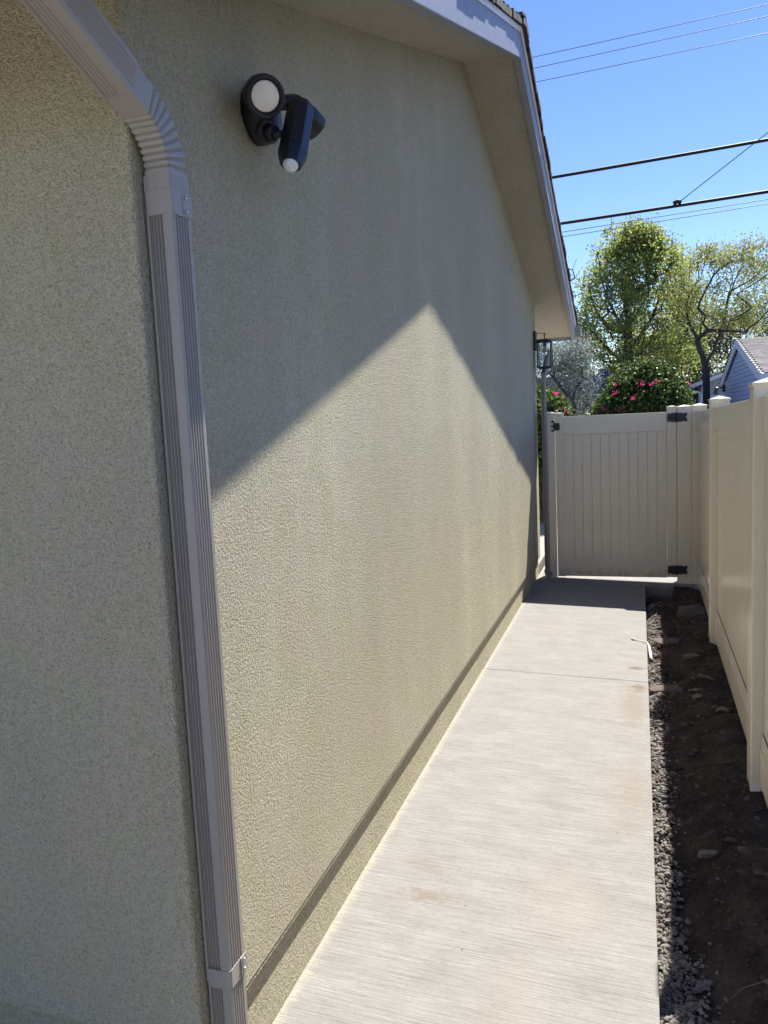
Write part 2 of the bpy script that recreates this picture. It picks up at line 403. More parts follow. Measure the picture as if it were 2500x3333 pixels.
def litter(name, cat, x, y, L, W, rz, label, mat='litter', curl=.3, n=7, dz=.006):
    mb = MB(); vs = []
    for i in range(n):
        t = i / (n - 1) - .5; wd = W * (1 - (2 * abs(t)) ** 2.2 * .8)
        for k in (-1, 0, 1):
            vs.append((t * L, k * wd / 2 + .12 * L * t * t, curl * L * (.25 - t * t) * .8 + abs(k) * W * .18 + .004 * math.sin(i * 2.1 + k)))
    lo = [(a, b, c - .0018) for a, b, c in vs]; m = len(vs)
    fs = []
    for i in range(n - 1):
        for k in (0, 1):
            q = (i * 3 + k, (i + 1) * 3 + k, (i + 1) * 3 + k + 1, i * 3 + k + 1); fs += [q, tuple(a + m for a in q[::-1])]
        fs += [(i * 3, i * 3 + m, (i + 1) * 3 + m, (i + 1) * 3), (i * 3 + 2, (i + 1) * 3 + 2, (i + 1) * 3 + 2 + m, i * 3 + 2 + m)]
    mb.add(vs + lo, fs, True); o = mb.build(name, M[mat]); z = dirt_z(x, y) if x > SX1 else slabz(x)
    o.location = (x, y, z + dz); o.rotation_euler = (0, 0, rz); return tag(o, label, cat)
litter('dry_leaf', 'leaf', .43, 4.45, .10, .05, R(30), 'crumpled tan dead leaf on the soil close to the fence', curl=.5)
litter('dry_leaf', 'leaf', .215, 2.02, .055, .022, R(75), 'small pale curled leaf on dark soil near the viewer', curl=.5)
litter('dry_leaf', 'leaf', .36, 2.2, .08, .035, R(160), 'pale torn dead leaf beside twigs low in the right corner', curl=.4)
litter('wood_chip', 'wood chip', .38, 5.0, .13, .025, R(-50), 'long thin wood splinter lying diagonally by the fence', curl=.05)
litter('wood_chip', 'wood chip', .31, 4.80, .09, .04, R(20), 'broad pale bark chip next to the long splinter', curl=.1)
litter('wood_chip', 'wood chip', .12, 5.60, .09, .018, R(-15), 'thin bark shard at the gravel edge behind the flat slab', curl=.1)
for x, y, L, a, lab in ((.14, 4.62, .13, 80, 'thin curved twig below the flat stone slab'), (.24, 2.0, .12, 105, 'bent pale twig standing out of the soil near the viewer'),
                        (.40, 2.25, .16, 150, 'straight dry twig beside the torn leaf in the right corner'), (.19, 3.8, .11, -20, 'fine twig across the soil between gravel and fence')):
    mb = MB(); a = R(a); P = [(x + math.cos(a + .35 * k / 5) * L * k / 5, y + math.sin(a + .35 * k / 5) * L * k / 5, 0) for k in range(6)]
    mb.tube([(p[0], p[1], dirt_z(p[0], p[1]) + .008 + .004 * math.sin(k * 2)) for k, p in enumerate(P)], [.0022, .002, .0018, .0016, .0013, .0009], 5)
    tag(mb.build('twig', M['litter']), lab, 'twig')
# white plastic strip bent over the slab edge
mb = MB(); zz = slabz(SX1, 5.9)
P = [(-.07, 5.98, slabz(-.07, 6) + .005), (-.055, 5.965, slabz(-.05, 6) + .010), (-.03, 5.95, slabz(-.03, 6) + .005), (.0, 5.94, slabz(0, 6) + .004), (SX1, 5.91, zz + .006), (SX1 + .014, 5.86, zz - .008),
     (SX1 + .02, 5.78, zz - .035), (SX1 + .024, 5.70, zz - .047), (SX1 + .035, 5.66, zz - .045)]
mb.tube(P, [.005, .008, .003, .003, .004, .009, .011, .010, .005], 7)
tag(mb.build('plastic_strip', M['whiteplastic']), 'torn white plastic strip bent over the edge of the walkway', 'plastic scrap')

# ================================================================== HOUSE
house = thing('stucco_house', (XW, Y0, 0), 'olive tan stucco house with a gable wall along the concrete walkway', 'house')
LIP = .126 * U
ZP = 2.2878 * U; SL = .34
def sz(y): return ZP - SL * abs(y - YP)
mb = MB(); mb.prism([(Y0, LIP), (Y1, LIP), (Y1, sz(Y1) + .01), (YP, ZP + .01), (Y0, sz(Y0) + .01)], -7.0, XW, 'x')
mb.build('wall', M['stucco'], house, .009, 3)
mb = MB(); mb.box(-6.98, XF, Y0 + .05, Y1 - .0155, -.3, LIP - .001); mb.build('foundation', M['stucco_base'], house)
XO = -.390 * U; FW = .046; YE0, YE1 = .55 * U, 5.27 * U
ZF = 2.2701 * U      # bottom of the rake board at the peak
def fz(y): return ZF - SL * abs(y - YP)
def chev(y0, y1, lo, hi): return [(y0, lo(y0)), (YP, lo(YP)), (y1, lo(y1)), (y1, hi(y1)), (YP, hi(YP)), (y0, hi(y0))]
FH = .098 * U
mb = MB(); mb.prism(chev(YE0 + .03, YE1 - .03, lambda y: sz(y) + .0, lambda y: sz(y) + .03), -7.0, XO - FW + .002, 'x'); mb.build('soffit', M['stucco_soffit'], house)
mb = MB(); mb.prism([(YE0, fz(YE0)), (YP, fz(YP)), (YP, fz(YP) + FH), (YE0, fz(YE0) + FH)], XO - FW, XO, 'x')
mb.prism([(YP + .0005, fz(YP)), (YE1, fz(YE1)), (YE1, fz(YE1) + FH), (YP + .0005, fz(YP) + FH)], XO - FW, XO, 'x'); mb.build('rake_board', M['fascia'], house, .004)
mb = MB()
for ya, yb in ((YE0, YE0 + .03), (YE1 - .03, YE1)):
    z = fz(ya if ya == YE0 else yb); mb = MB(); mb.box(-7.0, XO - FW - .001, ya, yb, z + .005, z + FH); mb.build('eave_board', M['fascia'], house)
mb = MB(); mb.prism(chev(YE0, YE1, lambda y: fz(y) + FH + .0, lambda y: fz(y) + FH + .006), -7.0, XO + .012, 'x')
mb.prism(chev(YE0, YE1, lambda y: fz(y) + FH - .022, lambda y: fz(y) + FH - .0005), XO + .002, XO + .006, 'x'); mb.build('drip_edge', M['whitemetal'], house)
mb = MB()  # upper trim strip and overlapping courses of shingle with a ragged edge
for sgn, yend in ((-1, YE0), (1, YE1)):
    L = abs(yend - YP); n = int(L / .14)
    for i in range(n):
        a0 = L * i / n; a1 = L * (i + 1) / n + .05; t0 = .012 + .010; t1 = .010
        y_a, y_b = YP + sgn * a0, YP + sgn * min(a1, L + .03)
        zb = FH + .0065
        xe = XO + .028 + random.uniform(-.006, .007)
        prof = [(y_a, fz(y_a) + zb + .001), (y_b, fz(y_b) + zb + .001), (y_b, fz(y_b) + zb + .050 + random.uniform(-.002, .005)), (y_a, fz(y_a) + zb + .026)]
        mb.prism(prof, -7.0, xe, 'x')
mb.build('shingles', M['shingle'], house)
mb = MB()
for k in range(22):
    x0 = XO + .036 - k * .14
    zt = fz(YP) + FH + .060
    mb.prism([(YP - .15, zt - .052 - .004), (YP - .15, zt - .048 + .008), (YP, zt + .012), (YP + .15, zt - .048 + .008), (YP + .15, zt - .052 - .004), (YP, zt - .004)], x0 - .2, x0, 'x')
o = mb.build('ridge_cap', M['shingle'], house); o.location.z += .004
mb = MB(); zt = fz(YP) + FH + .045; mb.prism([(YP - .13, zt - .075), (YP - .10, zt - .03), (YP, zt + .004), (YP + .10, zt - .03), (YP + .13, zt - .075), (YP, zt - .04)], XO + .018, XO + .0375, 'x'); mb.build('ridge_end', M['shingle'], house)
# gutters on both eaves
def gutter(y, sgn):
    z = fz(YE1 if sgn > 0 else YE0) + FH - .015
    prof = [(y, z - .115), (y + sgn * .075, z - .115), (y + sgn * .10, z - .06), (y + sgn * .13, z - .012), (y + sgn * .13, z), (y + sgn * .115, z), (y + sgn * .09, z - .055), (y + sgn * .068, z - .105), (y + sgn * .006, z - .105), (y + sgn * .006, z), (y, z)]
    mb = MB(); gx = XO + .055 if sgn > 0 else XO - .005; mb.prism(prof, -7.0, gx, 'x')
    mb.prism([(y + sgn * .003, z - .112), (y + sgn * .074, z - .112), (y + sgn * .098, z - .06), (y + sgn * .127, z - .012), (y + sgn * .127, z - .003), (y + sgn * .003, z - .003)], gx + .0005, gx + .002, 'x')
    return mb.build('gutter', M['greypaint'], house)
gutter(YE1 + .001, 1); gutter(YE0 - .001, -1)
# weep screed: thin metal bead at the lip
mb = MB(); mb.box(XF + .001, XW - .002, Y0 + .002, Y1 - .002, LIP - .006, LIP - .0012); mb.build('weep_screed', M['stucco_base'], house)

# ------------------------------------------------------------------ downspouts
def rib_section(wx, wy, nb=3, depth=.006, nside=2):
    """closed outline in (x,y): x away from the wall, y along it, centred; ribs pressed into the faces"""
    pts = []
    r = .009
    def face(ax, ay, bx, by, ribs):
        L = math.hypot(bx - ax, by - ay); tx, ty = (bx - ax) / L, (by - ay) / L; nx_, ny_ = ty, -tx
        pts.append((ax + tx * r, ay + ty * r))
        for c in ribs:
            c = c * L; h = L * .020 + .0012
            for d, q in ((-h * 1.5, 0), (-h * .6, 1), (h * .6, 1), (h * 1.5, 0)):
                pts.append((ax + tx * (c + d) - nx_ * depth * q, ay + ty * (c + d) - ny_ * depth * q))
        pts.append((bx - tx * r, by - ty * r))
        # rounded corner point
        pts.append((bx - tx * r * .29 + 0, by - ty * r * .29 + 0))
    x, y = wx / 2, wy / 2
    face(-x, -y, x, -y, (.10, .22, .34, .46, .58)); face(x, -y, x, y, (.2, .34, .48, .62, .76)); face(x, y, -x, y, (.5,)); face(-x, y, -x, -y, (.5,))
    out = []
    for p in pts:
        if not out or math.hypot(p[0] - out[-1][0], p[1] - out[-1][1]) > 1e-5: out.append(p)
    return out
def sweep(mb, sec, path, dirs, scale=None, smooth=False):
    """sec in (x, q): q runs in the plane of the path; x stays world X"""
    n = len(sec); vs = []
    for i, (p, d) in enumerate(zip(path, dirs)):
        d = Vector(d).normalized(); q = Vector((1, 0, 0)).cross(d) * -1   # direction of +q
        s_ = scale[i] if scale else 1
        for a, b in sec: vs.append(Vector(p) + Vector((a * s_, 0, 0)) + q * (b * s_))
    fs = [(i * n + k, i * n + (k + 1) % n, (i + 1) * n + (k + 1) % n, (i + 1) * n + k) for i in range(len(path) - 1) for k in range(n)]
    fs += [tuple(range(n))[::-1], tuple((len(path) - 1) * n + k for k in range(n))]
    mb.add(vs, fs, smooth); return mb
WX, WY = .0665, .074
DX = XW + .0045 + WX / 2
def elbow(y, z, turn, r_in=.098, n=9, d0=90, wx=WX, wy=WY, x=DX):
    """pleated bend in the x=const plane; starts at (y,z) heading d0 degrees, turning by turn"""
    rc = r_in + wy / 2; path = []; dirs = []; scl = []
    s_ = 1 if turn > 0 else -1
    a0 = R(d0); cy = y - s_ * math.sin(a0) * rc; cz = z + s_ * math.cos(a0) * rc
    m = n * 4
    for i in range(m + 1):
        a = a0 + R(turn) * i / m
        path.append((x, cy + s_ * math.sin(a) * rc, cz - s_ * math.cos(a) * rc)); dirs.append((0, math.cos(a), math.sin(a)))
        ph = i % 4; scl.append((1.0, 1.012, .995, .90)[ph] if 0 < i < m else 1.0)
    return path, dirs, scl
plain = [(-WX / 2 + .008, -WY / 2), (WX / 2 - .008, -WY / 2), (WX / 2 - .002, -WY / 2 + .002), (WX / 2, -WY / 2 + .008), (WX / 2, WY / 2 - .008), (WX / 2 - .002, WY / 2 - .002), (WX / 2 - .008, WY / 2), (-WX / 2 + .008, WY / 2), (-WX / 2, WY / 2 - .008), (-WX / 2, -WY / 2 + .008)]
def sc_sec(sec, k): return [(a * k, b * k) for a, b in sec]
def strap(mb, x, y, z, h, k=1.07):
    s2 = sc_sec(plain, k); sweep(mb, s2, [(x, y, z), (x, y, z + h)], [(0, 0, 1)] * 2)
rib = rib_section(WX, WY)
YD = .8905 * U
ds = thing('downspout', (DX, YD, 0), 'ribbed grey metal downspout with a pleated elbow at the near corner of the house', 'downspout')
mb = MB(); sweep(mb, rib, [(DX, YD, .225 * U), (DX, YD, 1.31 * U)], [(0, 0, 1)] * 2); mb.build('pipe', M['greypaint'], ds)
mb = MB(); sweep(mb, sc_sec(rib, .95), [(DX, YD, -.02), (DX, YD, .232 * U)], [(0, 0, 1)] * 2); mb.build('pipe', M['greypaint'], ds)
mb = MB(); strap(mb, DX, YD, 1.273 * U, .030 * U, 1.06)
mb.box(DX + WX * .53, DX + WX * .53 + .0015, YD + .002, YD + WY * .52, 1.275 * U, 1.301 * U); st = mb.build('strap', M['greypaint'], ds)
for z in (1.28, 1.297):
    mb = MB(); mb.lathe([(.0045, 0), (.0045, .003), (.003, .0045), (0, .005)], frame((DX + WX * .53 + .0015, YD + .012, z * U), (1, 0, 0)), 10); mb.build('screw', M['screw'], st)
mb = MB(); s2 = sc_sec(plain, 1.04); sweep(mb, s2, [(DX, YD, .2175 * U), (DX, YD, .2175 * U + .047)], [(0, 0, 1)] * 2)
mb.box(DX + WX * .53, DX + WX * .53 + .002, YD + .012, YD + WY * .53, .2185 * U, .2185 * U + .046); st = mb.build('strap', M['greypaint'], ds)
for z in (.2255, .240):
    mb = MB(); mb.lathe([(.0045, 0), (.0045, .003), (.003, .0045), (0, .005)], frame((DX + WX * .53 + .002, YD + .023, z * U), (1, 0, 0)), 10); mb.build('screw', M['screw'], st)
TURN = 67.4
p1, d1, s1 = elbow(YD, 1.325 * U, TURN)
mb = MB()
pa = [(DX, YD, 1.300 * U)] + p1; da = [(0, 0, 1)] + d1; sa = [1.0] + s1
e = Vector(p1[-1]); dd = Vector(d1[-1]); pa.append(tuple(e + dd * .06)); da.append(tuple(dd)); sa.append(1.0)
sweep(mb, plain, pa, da, sa); mb.build('elbow', M['greypaint'], ds)
# crimped ribs just below the pleats
mb = MB(); sweep(mb, sc_sec(rib, 1.012), [(DX, YD, 1.302 * U), (DX, YD, 1.322 * U)], [(0, 0, 1)] * 2); mb.build('crimped_end', M['greypaint'], ds)
# the leaning length that runs up to the gutter
rd = [(a, b) for a, b in rib]
e2 = e + dd * .055; e3 = e2 + dd * ((e2.y - .87) / abs(dd.y))
rib2 = rib_section(WX, WY, depth=.0022)
mb = MB(); sweep(mb, sc_sec(rib2, 1.05), [tuple(e2), tuple(e3)], [tuple(dd)] * 2); mb.build('leader', M['greypaint'], ds)
# far downspout by the gate
YD2 = 4.70 * U; DX2 = -.5385 * U; ribn = rib_section(.046, .070); plain_n = [(a * .70, b * .95) for a, b in plain]
ds2 = thing('downspout', (DX2, YD2, 0), 'dark grey metal downspout beside the gate post, under the wall lantern', 'downspout')
mb = MB(); sweep(mb, ribn, [(DX2, YD2, .10), (DX2, YD2, 1.19 * U)], [(0, 0, 1)] * 2); mb.build('pipe', M['greypaint'], ds2)
pb, db, sb = elbow(YD2, .10, 62, d0=-90, r_in=.03, n=6, x=DX2); 
mb = MB(); sweep(mb, plain_n, pb, [tuple(Vector(q)) for q in db], sb); ob = mb.build('elbow', M['greypaint'], ds2)
ob.rotation_euler = (0, 0, R(-75))
pc, dc, sc_ = elbow(YD2, 1.19 * U, -62, r_in=.05, n=6, x=DX2); mb = MB(); sweep(mb, plain_n, pc, dc, sc_); mb.build('elbow', M['greypaint'], ds2)
e = Vector(pc[-1]); dd = Vector(dc[-1]); mb = MB(); sweep(mb, ribn, [tuple(e), tuple(e + dd * .55)], [tuple(dd)] * 2); mb.build('leader', M['greypaint'], ds2)
mb = MB(); sweep(mb, sc_sec(plain_n, 1.06), [(DX2, YD2, .36 * U), (DX2, YD2, .36 * U + .03)], [(0, 0, 1)] * 2); mb.build('strap', M['greypaint'], ds2)

# ------------------------------------------------------------------ flood light camera
fl = thing('security_floodlight', (XW, 2.04, 2.575), 'black twin floodlight with a motion camera mounted high on the shaded stucco wall', 'floodlight')
mb = MB(); mb.lathe([(.078, 0), (.079, .012), (.077, .04), (.070, .052), (.03, .058), (0, .059)], frame((XW + .001, 2.035, 2.575), (1, 0, 0)), 40); mb.build('mounting_base', M['blackplastic'], fl)
n1 = Vector((.60, -.70, -.40)).normalized(); c1 = Vector((-.900, 1.889, 2.555))
mb = MB(); mb.lathe([(0, -.085), (.022, -.083), (.040, -.066), (.050, -.035), (.0515, -.005), (.050, .006), (.046, .008), (.0405, .002), (.0380, -.006), (0, -.0065)], frame(c1, n1), 40); lh = mb.build('lamp_head', M['blackplastic'], fl)
mb = MB(); mb.lathe([(.0365, -.006), (.0365, -.001), (.034, .001), (.0, .0025)], frame(c1, n1), 40); ln = mb.build('lens', M['lens'], lh)
mb = MB(); mb.lathe([(.012, .0), (.010, .0022), (.0, .0026)], frame(c1 + n1 * .0012 + Vector((.001, .0, .009)), n1), 16); mb.build('led', M['led'], lh)
def knuck(p, q, r): 
    m_ = MB(); m_.tube([p, q], r, 16); return m_
mb = MB(); mb.tube([(-.955, 2.0, 2.60), (-.925, 1.955, 2.585)], [.02, .022], 14); mb.tube([(-.96, 2.05, 2.615), (-.92, 2.067, 2.607)], [.02, .019], 14)
mb.tube([(-.935, 2.045, 2.6), (-.905, 2.085, 2.612)], [.019, .021], 16); mb.build('arm', M['blackplastic'], fl)
mb = MB(); mb.tube([(-.96, 1.99, 2.51), (-.935, 1.965, 2.50)], [.024, .027], 10); mb.tube([(-.937, 1.968, 2.502), (-.915, 1.965, 2.492)], [.020, .020], 12)
mb.tube([(-.925, 1.967, 2.49), (-.90, 1.990, 2.497), (-.888, 2.01, 2.50)], [.010, .0085, .011], 10); mb.build('camera_arm', M['blackplastic'], fl)
bt = Vector((-.882, 2.075, 2.595)); bb = Vector((-.862, 1.938, 2.398)); bd = (bb - bt).normalized()
side = Vector((.9, -1.9, -.8)).normalized(); side = (side - bd * side.dot(bd)).normalized(); lat = bd.cross(side)
Lb = (bb - bt).length
def ring(t, a, b, n=1):
    c = bt + bd * (t * Lb); ch = .42
    q = [(-a, b * ch), (-a, -b * ch), (-a * ch, -b), (a * ch, -b), (a, -b * ch), (a, b * ch), (a * ch, b), (-a * ch, b)]
    return [c + lat * u + side * v for u, v in q]
mb = MB(); rings = [(-.05, .021, .016), (-.01, .031, .024), (.08, .036, .029), (.78, .038, .029), (.82, .0385, .029), (.97, .030, .024), (1.02, .0265, .021)]
vs = [v for r_ in rings for v in ring(*r_)]; n = 8
fs = [(i * n + k, i * n + (k + 1) % n, (i + 1) * n + (k + 1) % n, (i + 1) * n + k) for i in range(len(rings) - 1) for k in range(n)] + [tuple(range(n))[::-1], tuple((len(rings) - 1) * n + k for k in range(n))]
mb.add(vs, fs); cb = mb.build('camera_body', M['blackplastic'], fl, .002)
mb = MB(); 
pl = [bt + bd * (t * Lb) + side * .0292 + lat * u for t, u in ((.14, -.0145), (.14, .0145), (.78, .0155), (.78, -.0155))]
mb.add(pl + [p + side * .0012 for p in pl], [(4, 5, 6, 7), (0, 3, 2, 1), (0, 1, 5, 4), (1, 2, 6, 5), (2, 3, 7, 6), (3, 0, 4, 7)]); mb.build('camera_window', M['black'], cb)
mb = MB(); mb.lathe([(.0215, -.004), (.0215, .001), (.0195, .008), (.0145, .0135), (.007, .0165), (0, .017)], frame(bb, bd * .9 + side * .25), 28); mb.build('sensor_dome', M['dome'], cb)
n2 = Vector((.35, .78, -.52)).normalized(); c2 = Vector((-.885, 2.125, 2.575))
mb = MB(); mb.lathe([(0, -.045), (.018, -.044), (.032, -.034), (.038, -.01), (.039, .030), (.037, .036), (.032, .036), (.030, .030), (0, .030)], frame(c2, n2), 36); l2 = mb.build('lamp_head', M['blackplastic'], fl)
mb = MB(); mb.lathe([(.0295, .0305), (.029, .033), (0, .034)], frame(c2, n2), 32); mb.build('lens', M['lens'], l2)
mb = MB(); mb.tube([(-.905, 2.083, 2.612), (-.895, 2.105, 2.605)], [.021, .024], 16); mb.tube([(-.885, 2.09, 2.60), (-.873, 2.125, 2.585)], [.02, .02], 12); mb.build('arm', M['blackplastic'], fl)

for c_ in fl.children: pass
fl.location.z -= .012
# ------------------------------------------------------------------ wall lantern
YL = 4.735 * U
lt = thing('wall_lantern', (XW, YL, 1.45 * U), 'black box lantern with clear glass hanging under the far eave', 'wall lantern')
mb = MB(); mb.box(XW + .001, XW + .026, YL - .055, YL + .055, 1.385 * U, 1.50 * U); mb.build('back_plate', M['black'], lt, .004)
mb = MB(); cx = -.530 * U
mb.tube([(XW + .02, YL, 1.487 * U), (XW + .07, YL, 1.488 * U), (cx - .03, YL, 1.488 * U), (cx - .015, YL, 1.481 * U), (cx, YL, 1.479 * U), (cx + .014, YL, 1.487 * U)], .0035, 8)
mb.tube([(cx, YL, 1.487 * U), (cx, YL, 1.45 * U)], .005, 8); mb.tube([(XW + .02, YL, 1.446 * U), (cx - .02, YL, 1.446 * U)], .006, 8); mb.build('hook_arm', M['black'], lt)
zt, zb = 1.440 * U, 1.283 * U; h = .0655
mb = MB()
for a in (-1, 1):
    for b in (-1, 1): mb.box(cx + a * h - .006, cx + a * h + .006, YL + b * h - .006, YL + b * h + .006, zb, zt - .0125)
for z in (zb - .0005, ):
    mb.box(cx - h - .0065, cx + h + .0065, YL - h - .0065, YL - h + .0065, z - .006, z + .012); mb.box(cx - h - .0065, cx + h + .0065, YL + h - .0065, YL + h + .0065, z - .006, z + .012)
    mb.box(cx - h - .0063, cx - h + .0063, YL - h + .007, YL + h - .007, z - .0061, z + .0121); mb.box(cx + h - .0063, cx + h + .0063, YL - h + .007, YL + h - .007, z - .0061, z + .0121)
mb.box(cx - h - .0075, cx + h + .0075, YL - h - .0075, YL + h + .0075, zt - .012, zt + .002)
mb.box(cx - .042, cx + .042, YL - .042, YL + .042, zt + .0025, zt + .016); mb.build('cage', M['black'], lt, .0015)
mb = MB()
for b in (-1, 1):
    mb.box(cx - h + .0062, cx + h - .0062, YL + b * h - .001, YL + b * h + .001, zb + .013, zt - .013); mb.box(cx + b * h - .001, cx + b * h + .001, YL - h + .0062, YL + h - .0062, zb + .013, zt - .013)
mb.build('glass_panes', M['glass'], lt)
mb = MB(); mb.tube([(cx, YL, zt - .013), (cx, YL, zt - .05)], .016, 14); mb.build('socket', M['black'], lt)
mb = MB(); mb.lathe([(.012, 0), (.014, -.02), (.026, -.06), (.028, -.078), (.02, -.098), (0, -.106)][::-1], Matrix.Translation((cx, YL, zt - .0505)), 20); bl = mb.build('bulb', M['glass'], lt)
mb = MB(); mb.tube([(cx, YL, zt - .055), (cx - .006, YL, zt - .08), (cx + .004, YL, zt - .125), (cx + .008, YL, zt - .085), (cx + .001, YL, zt - .055)], .003, 6); mb.build('filament', M['bulb'], bl)

# ================================================================== GATE AND FENCE
def cap(mb, x0, x1, y0, y1, z, h=.018, o=.006, lip=.012):
    x0 -= o; x1 += o; y0 -= o; y1 += o; cx_, cy_ = (x0 + x1) / 2, (y0 + y1) / 2
    mb.add([(x0, y0, z - lip), (x1, y0, z - lip), (x1, y1, z - lip), (x0, y1, z - lip), (x0, y0, z), (x1, y0, z), (x1, y1, z), (x0, y1, z), (cx_, cy_, z + h)],
           [(0, 3, 2, 1), (0, 1, 5, 4), (1, 2, 6, 5), (2, 3, 7, 6), (3, 0, 4, 7), (4, 5, 8), (5, 6, 8), (6, 7, 8), (7, 4, 8)])
GY = 4.735 * U
def post(x0, x1, y0, y1, zt_, zb_, label, name='gate_post', cat='post', grp=None):
    t = thing(name, ((x0 + x1) / 2, (y0 + y1) / 2, zb_), label, cat, grp)
    mb = MB(); mb.box(x0, x1, y0, y1, zb_, zt_); mb.build('shaft', M['vinyl'], t, .006)
    mb = MB(); cap(mb, x0, x1, y0, y1, zt_ + .002); mb.build('cap', M['vinyl'], t); return t
post(-.5585 * U, -.4830 * U, GY, GY + .127, 1.0105 * U, -.12, 'tan vinyl gate post on the latch side against the house')
post(.2055 * U, .2845 * U, GY, GY + .127, 1.0125 * U, -.12, 'tan vinyl gate post carrying the two black hinges')
gate = thing('gate', (.0, GY, .04), 'tan vinyl gate of vertical boards closed across the end of the walkway', 'gate')
GT = .045
mb = MB()
def stile(x0, x1, z0, z1):
    mb = MB(); mb.box(x0, x1, GY + .003, GY + .003 + GT, z0, z1); s_ = mb.build('stile', M['vinyl'], gate, .003)
    mb = MB(); cap(mb, x0, x1, GY + .003, GY + .003 + GT, z1 + .001, .008, .002, .008); mb.build('cap', M['vinyl'], s_)
stile(-.4795 * U, -.4305 * U, .0155 * U, 1.008 * U); stile(.1508 * U, .2035 * U, .0215 * U, 1.0165 * U)
gx0, gx1 = -.4305 * U + .001, .1508 * U - .001
mb = MB(); mb.box(gx0, gx1, GY + .008, GY + .043, .8785 * U + .002, .987 * U); mb.box(gx0, gx1, GY + .012, GY + .039, .8785 * U - .012, .8785 * U + .001); mb.build('rail', M['vinyl'], gate, .0025)
mb = MB(); mb.box(gx0, gx1, GY + .008, GY + .043, .018 * U, .105 * U)
mb.prism([(GY + .008, .105 * U + .0005), (GY + .012, .110 * U), (GY + .012, .1245 * U), (GY + .015, .128 * U), (GY + .036, .128 * U), (GY + .043, .105 * U + .0005)], gx0, gx1, 'x'); mb.build('rail', M['vinyl'], gate, .002)
nb = 11; mb = MB()
for i in range(nb):
    a = gx0 + (gx1 - gx0) * i / nb; b = gx0 + (gx1 - gx0) * (i + 1) / nb; g = .0035; d = .005
    mb.prism([(a + .0002, GY + .034), (a + .0002, GY + .017 + d), (a + g, GY + .017), (b - g, GY + .017), (b - .0002, GY + .017 + d), (b - .0002, GY + .034)], .1285 * U, .8785 * U - .012, 'z')
mb.build('board_panel', M['vinyl'], gate)
mb = MB(); mb.box(.188 * U, .222 * U, GY + .050, GY + .060, .03, 1.0 * U); tag(mb.build('gap_shade_strip', M['black']), 'narrow black strip added behind the hinge gap of the gate to darken it', 'shade strip')  # added strip: blocks the bright view through the hinge gap, making it dark
def hinge(z):
    mb = MB(); y0 = GY - .0045
    for s_, xa, xb in ((-1, .1545, .1985), (1, .2085, .2595)):
        a, b = xa * U, xb * U; hh = .043; nn = .016
        k = .011; L_ = b - a
        if s_ < 0: lo_ = [(a, -hh), (a + L_ * .12, -hh), (a + L_ * .27, -hh + k), (a + L_ * .42, -hh), (b, -hh)]; end = [(a, .010), (a, -.010)]
        else: lo_ = [(a, -hh), (a + L_ * .5, -hh), (a + L_ * .65, -hh + k), (a + L_ * .8, -hh), (b, -hh)]; end = [(b, -.014), (b - .014, 0), (b, .014)]
        up_ = [(x_, -z_) for x_, z_ in lo_[::-1]]
        prof = (lo_ + (end if s_ > 0 else []) + up_)
        prof = [(x_, z + z_) for x_, z_ in prof]
        mb.prism(prof, y0 - .004, y0 + .004, 'y')
    mb.tube([(.203 * U, GY - .010, z - .047), (.203 * U, GY - .010, z + .047)], .009, 12)
    mb.tube([(.146 * U, GY - .012, z - .002), (.19 * U, GY - .012, z - .002)], .0035, 8)
    for xx in (.163, .190, .224, .246):
        for q in (-.013, .013): mb.lathe([(.004, 0), (.003, .003), (0, .0035)], frame((xx * U, y0 - .004, z + q * 1.7), (0, -1, 0)), 8)
    return mb.build('hinge', M['black'], gate)
hinge(.9535 * U); hinge(.067 * U)
mb = MB(); z = .932 * U; y0 = GY - .004
mb.box(-.474 * U, -.452 * U, y0 - .006, y0 + .004, z - .042, z + .030); mb.box(-.480 * U, -.4755 * U, y0 - .022, y0, z - .040, z + .035)
mb.tube([(-.502 * U, y0 - .014, z + .048), (-.483 * U, y0 - .014, z + .048)], .006, 8); mb.tube([(-.502 * U, y0 - .014, z), (-.466 * U, y0 - .014, z)], .006, 8); mb.tube([(-.502 * U, y0 - .014, z - .045), (-.483 * U, y0 - .014, z - .045)], .006, 8)
mb.tube([(-.484 * U, y0 - .012, z - .05), (-.484 * U, y0 - .012, z + .055)], .0055, 8); mb.build('latch', M['black'], gate)

# fence along the right side; it climbs and leans in a little towards the viewer
fence = thing('privacy_fence', (.5, 4.7 * U, -.05), 'tall tan vinyl privacy fence along the right side of the soil strip', 'fence')
def shear(mb):
    mb.v = [(x + .0101 * (y - 3.48 * U), y, z + (fence_z(y) if z > -.05 else 0)) for x, y, z in mb.v]; return mb
XR = .2985 * U; PX0, PX1 = XR - .021 * U, XR - .021 * U + .0748 * U
def fpost(y0, y1, zt_=1.0155 * U, left=None):
    PX0 = left or globals()['PX0']; mb = MB(); mb.box(PX0, PX1, y0, y1, -.25, zt_); p = shear(mb).build('post', M['vinyl'], fence, .007)
    mb = MB(); cap(mb, PX0, PX1, y0, y1, zt_ + .002, .022); shear(mb).build('cap', M['vinyl'], p)
posts = [(4.70 * U + .06, 4.70 * U + .187), (3.443 * U, 3.52 * U), (2.066 * U, 2.143 * U), (.689 * U, .766 * U), (-.688 * U, -.611 * U)]
posts[0] = (4.735 * U, 4.735 * U + .127)
for a, b in posts: fpost(a, b, 1.0155 * U, (.2848 - .0127) * U if a > 7.9 else None)
